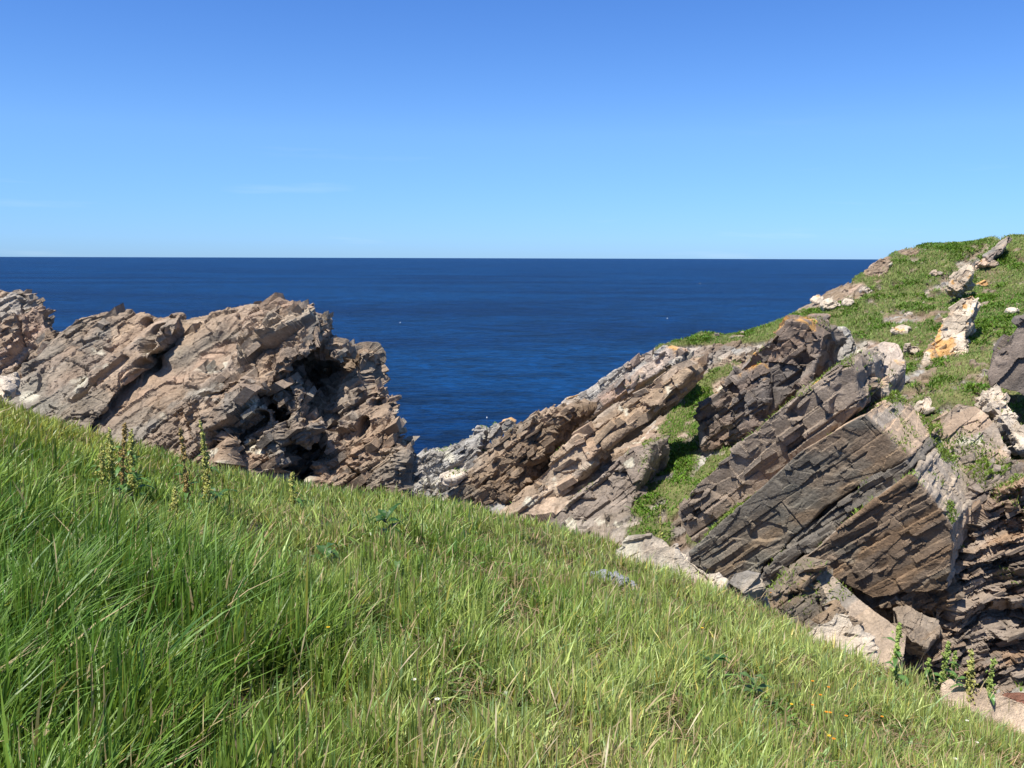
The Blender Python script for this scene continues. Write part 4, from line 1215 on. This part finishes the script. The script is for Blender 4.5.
def leaf_geo(base, az, length, width, rise, droop, nseg=6):
    d = np.array([math.cos(az), math.sin(az), 0]); sd = np.array([-math.sin(az), math.cos(az), 0])
    V = []; F = []
    for k in range(nseg + 1):
        t = k / nseg
        c = np.asarray(base) + d * length * t + np.array([0, 0, 1]) * (length * (rise * t - droop * t * t))
        w = width * (math.sin(math.pi * min(1, t * 0.92 + 0.06)) ** 0.8) * 0.5
        wave = 0.12 * width * math.sin(t * 11 + az)
        V += [c - sd * w + [0, 0, 0.25 * w + wave], c, c + sd * w + [0, 0, 0.25 * w - wave]]
    for k in range(nseg):
        a = 3 * k
        F += [[a, a + 1, a + 4, a + 3], [a + 1, a + 2, a + 5, a + 4]]
    return np.array(V), F

def add_geo(name, V, F, mat, parent, color, rng_var=0.15, smooth_shade=False):
    l, s = faces_to_loops(F)
    c = np.tile(np.array(color), (len(V), 1)) * RNG.uniform(1 - rng_var, 1 + rng_var, (len(V), 1))
    return mesh_obj(name, np.asarray(V), l, s, mat, parent=parent, col=c, smooth_shade=smooth_shade)

def seed_spike(height0, height1, rad, n, lean, color, parent):
    """whorls of small seeds on short side branches, uneven up the stem"""
    V = []; F = []; C = []
    nw = random.randint(13, 19)
    wh = np.sort(RNG.uniform(0, 1, nw)) * 0.5 + np.linspace(0, 1, nw) * 0.5
    wr = RNG.uniform(0.5, 1.3, nw)
    for k in range(n):
        q = RNG.integers(0, nw)
        t = wh[q] + RNG.normal(0, 0.03)
        z = height0 + (height1 - height0) * t
        r = rad * wr[q] * (1 - 0.72 * max(t, 0) ** 1.4) * (abs(RNG.normal(0.5, 0.4)) if k > n // 3 else 0.12)
        a = RNG.uniform(0, 6.283) if RNG.random() < 0.6 else 2.4 * q + RNG.normal(0, 0.4)
        c = np.array([r * math.cos(a) + lean[0] * z * z, r * math.sin(a) + lean[1] * z * z, z + 0.35 * r])
        s = RNG.uniform(0.0055, 0.0110)
        b = len(V)
        ax = np.array([math.cos(a), math.sin(a), RNG.normal(0, 0.5)]) * s; sd = np.array([-math.sin(a), math.cos(a), RNG.normal(0, 0.4)]) * s; up = np.array([0, 0, s * 1.2])
        V += [c + ax, c - ax, c + sd, c - sd, c + up, c - up]
        F += [[b + 0, b + 2, b + 4], [b + 2, b + 1, b + 4], [b + 1, b + 3, b + 4], [b + 3, b + 0, b + 4], [b + 2, b + 0, b + 5], [b + 1, b + 2, b + 5], [b + 3, b + 1, b + 5], [b + 0, b + 3, b + 5]]
        cc = np.array(color) * RNG.uniform(0.55, 1.3) + np.array((0.06, 0.0, 0.0)) * RNG.random()
        C += [cc] * 6
    zz = np.linspace(height0 * 0.9, height1, 6)
    tv, tf = tube(np.stack([lean[0] * zz * zz, lean[1] * zz * zz, zz], -1), np.linspace(0.006, 0.003, 6), 5)
    F += [[i + len(V) for i in f] for f in tf]; V += list(tv); C += [np.array(color) * 0.7] * len(tv)
    l, s = faces_to_loops(F)
    return mesh_obj("seed_spike", np.array(V), l, s, M_SEED, parent=parent, col=np.array(C))

def ground_spot(px, D):
    x = at(px, 400, D)[0]
    return np.array([x, D, float(ground_z(np.array([x]), np.array([D]))[0])])

def dock(px, D, py_top, label, color, group, base=0.25, nl=7, rad=0.046):
    p = ground_spot(px, D)
    h = at(px, py_top, D)[2] - p[2]
    root = empty("dock_plant", p, label, "plant", group)
    lean = (RNG.normal(0.03, 0.05), RNG.normal(0, 0.05))
    zs = np.linspace(-0.03, h, 8)
    P = np.stack([lean[0] * zs * zs, lean[1] * zs * zs, zs], -1)
    V, F = tube(P, np.linspace(0.006, 0.0018, 8))
    add_geo("stem", V, F, M_LEAF, root, (0.22, 0.15, 0.07))
    seed_spike(h * base, h * 0.99, rad, int(560 * h * (1 - base) / 0.5), lean, color, root)
    for k in range(nl):
        z0 = h * (0.05 + 0.75 * k / max(nl, 1))
        V, F = leaf_geo((lean[0] * z0 * z0, lean[1] * z0 * z0, z0), RNG.uniform(0, 6.28), RNG.uniform(0.14, 0.22) * (1.1 - 0.7 * k / max(nl, 1)), RNG.uniform(0.035, 0.06) * (1.1 - 0.5 * k / max(nl, 1)), RNG.uniform(0.5, 0.9), RNG.uniform(0.6, 1.1))
        add_geo("leaf", V, F, M_LEAF, root, (0.10, 0.20, 0.05), 0.2)
    return root

YG = (0.54, 0.57, 0.22); RUST = (0.48, 0.40, 0.18); LIME = (0.40, 0.53, 0.17)
GL = "dock plants in the grass before the left crag"
dock(97, 7.2, 446, "short yellow green dock stalk, outermost left of the clump before the crag", YG, GL)
dock(107, 7.4, 432, "yellow green dock stalk beside the tall rusty one in the left clump", YG, GL)
dock(117, 7.1, 424, "tall rusty brown dock stalk in the middle of the left clump", RUST, GL, 0.3)
dock(127, 7.3, 433, "leafy green dock stalk on the right side of the left clump", YG, GL, nl=13)
dock(183, 7.3, 432, "rust tinted dock stalk standing a step left of the tallest yellow one", RUST, GL)
dock(205, 7.2, 423, "tall yellow green dock stalk with broad leaves at its foot before the crag", YG, GL, nl=6)
dock(169, 6.6, 490, "little dock stalk low in the grass below the rust tinted one", YG, GL, nl=3)
dock(289, 8.6, 474, "small yellow dock tuft at the grass edge under the dark hollow", YG, GL, nl=5)
GR = "dock plants on the edge of the lower right slope"
dock(912, 6.1, 622, "tall lime green dock spike standing alone before the dark cleft", LIME, GR, 0.2)
dock(947, 6.3, 658, "short lime dock spike at the left end of the row by the buff slab", LIME, GR, 0.2)
dock(963, 6.3, 642, "tallest lime dock spike of the row behind the buff slab", LIME, GR, 0.2, nl=6)
dock(973, 6.3, 652, "leafy lime dock spike touching the tallest one behind the buff slab", LIME, GR, 0.2, nl=6)
dock(991, 6.2, 650, "straw tinted dock spike behind the middle of the buff slab", YG, GR, 0.2)
dock(1010, 6.2, 658, "lime dock spike above the red brown stone at the right edge", LIME, GR, 0.2)
dock(664, 9.3, 505, "thin yellow green stalk on the crest before the purple grey rib", YG, GR, 0.3, nl=2, rad=0.02)

def broadleaf(px, py, D, label, n, size, color=(0.055, 0.12, 0.03)):
    p = ground_spot(px, D)
    z = at(px, py, D)[2]
    p[2] = min(z - 0.08, p[2] + 0.16) if z > p[2] else p[2]
    p[2] = max(p[2], ground_spot(px, D)[2])
    root = empty("broadleaf_weed", p, label, "plant", "broad leaved weeds in the grass")
    for k in range(n):
        V, F = leaf_geo((0, 0, RNG.uniform(0.02, 0.2)), k * 2.4 + RNG.uniform(-0.3, 0.3), size * RNG.uniform(0.7, 1.2), size * RNG.uniform(0.28, 0.42), RNG.uniform(0.4, 1.1), RNG.uniform(0.5, 1.0))
        add_geo("leaf", V, F, M_LEAF, root, color, 0.2)
broadleaf(384, 548, 7.2, "dark green broad leaved weed in the middle of the meadow", 12, 0.16, (0.04, 0.10, 0.022))
broadleaf(210, 520, 7.6, "broad leaved weed with pointed leaves below the two right dock stalks", 10, 0.17)
broadleaf(395, 612, 5.6, "pale broad leaf tuft below the dark green weed", 7, 0.13, (0.12, 0.2, 0.06))
broadleaf(322, 585, 6.0, "upright broad leaved tuft on the left of the meadow centre", 6, 0.16)
broadleaf(765, 705, 4.6, "low broad leaved rosette among the orange flowers", 9, 0.10, (0.10, 0.17, 0.05))
broadleaf(722, 690, 4.8, "dark rosette with rounded leaves left of the orange flowers", 8, 0.10)

# ------------------------------------------------------------------ flowers
def flower_kind(color, petals, r, hgt, core):
    def make(p, label, group, name):
        root = empty(name, p, label, "flower", group)
        V, F = tube([[0, 0, 0], [0.005, 0, hgt * 0.5], [0.012, 0.004, hgt]], [0.0016, 0.0013, 0.0011], 5)
        add_geo("stem", V, F, M_LEAF, root, (0.11, 0.15, 0.045))
        V = []; F = []
        c = np.array([0.012, 0.004, hgt])
        for k in range(petals):
            a = 6.283 * k / petals; b = len(V)
            d = np.array([math.cos(a), math.sin(a), 0.25]); s = np.array([-math.sin(a), math.cos(a), 0]) * r * 0.34
            V += [c, c + d * r * 0.6 - s, c + d * r, c + d * r * 0.6 + s]
            F += [[b, b + 1, b + 2, b + 3]]
        add_geo("petals", np.array(V), F, M_PETAL, root, color, 0.1)
        V, F = tube([c + [0, 0, -0.003], c + [0, 0, 0.002], c + [0, 0, 0.005]], [r * 0.3, r * 0.34, r * 0.1], 7)
        add_geo("disc", V, F, M_PETAL, root, core, 0.1)
        return root
    return make
orange_f = flower_kind((0.72, 0.33, 0.03), 10, 0.0095, 0.24, (0.6, 0.2, 0.02))
yellow_f = flower_kind((0.75, 0.55, 0.05), 10, 0.0095, 0.24, (0.7, 0.42, 0.02))
white_f = flower_kind((0.75, 0.74, 0.68), 12, 0.011, 0.16, (0.6, 0.55, 0.3))

def flower_at(px, py, make, label, group, name, hgt):
    # walk down the sight line to where a flower of this height would stand on the slope
    best = None
    for D in np.linspace(2.2, 9.5, 300):
        p = ground_spot(px, D)
        e = abs(p[2] + hgt - at(px, py, D)[2])
        if best is None or e < best[0]:
            best = (e, p)
    make(best[1], label, group, name)
GO = "orange flowers in the lower right grass"
for (px, py) in [(842,687),(825,681),(778,540),(834,695),(826,704),(845,713),(850,738),(862,715),(900,716),(737,598),(841,712)]:
    flower_at(px, py, orange_f, "small orange flower head on a thin stem in the lower right grass", GO, "orange_flower", 0.24)
for (px, py) in [(813,674),(838,697),(804,704),(845,735),(708,628),(319,629)]:
    flower_at(px, py, yellow_f, "small yellow flower head on a thin stem in the grass", "yellow flowers in the grass", "yellow_flower", 0.24)
for (px, py) in [(407,680),(431,701),(246,580),(1002,742),(980,758),(990,720),(1015,735)]:
    flower_at(px, py, white_f, "small white flower low in the grass", "white flowers in the grass", "white_flower", 0.16)

# ------------------------------------------------------------------ flecks of foam on the sea
def build_foam():
    V = []; F = []
    for (px, py) in [(400,323),(487,418),(700,283),(667,318)]:
        k = (SEA_Z + 0.05 - EYE[2])
        r = at(px, py, 1.0) - EYE
        c = EYE + r * (k / r[2])
        b = len(V); n = 9
        sz = 0.00045 * c[1]
        V.append(c + [0, 0, 0.25])
        for q in range(n):
            a = 6.283 * q / n; rr = sz * RNG.uniform(0.6, 1.2)
            V.append(c + np.array([rr * 1.3 * math.cos(a), rr * math.sin(a) * 1.5, 0]))
        F += [[b, b + 1 + q, b + 1 + (q + 1) % n] for q in range(n)]
    l, s = faces_to_loops(F)
    tag(mesh_obj("foam", np.array(V), l, s, M_FOAM), kind="stuff")
build_foam()
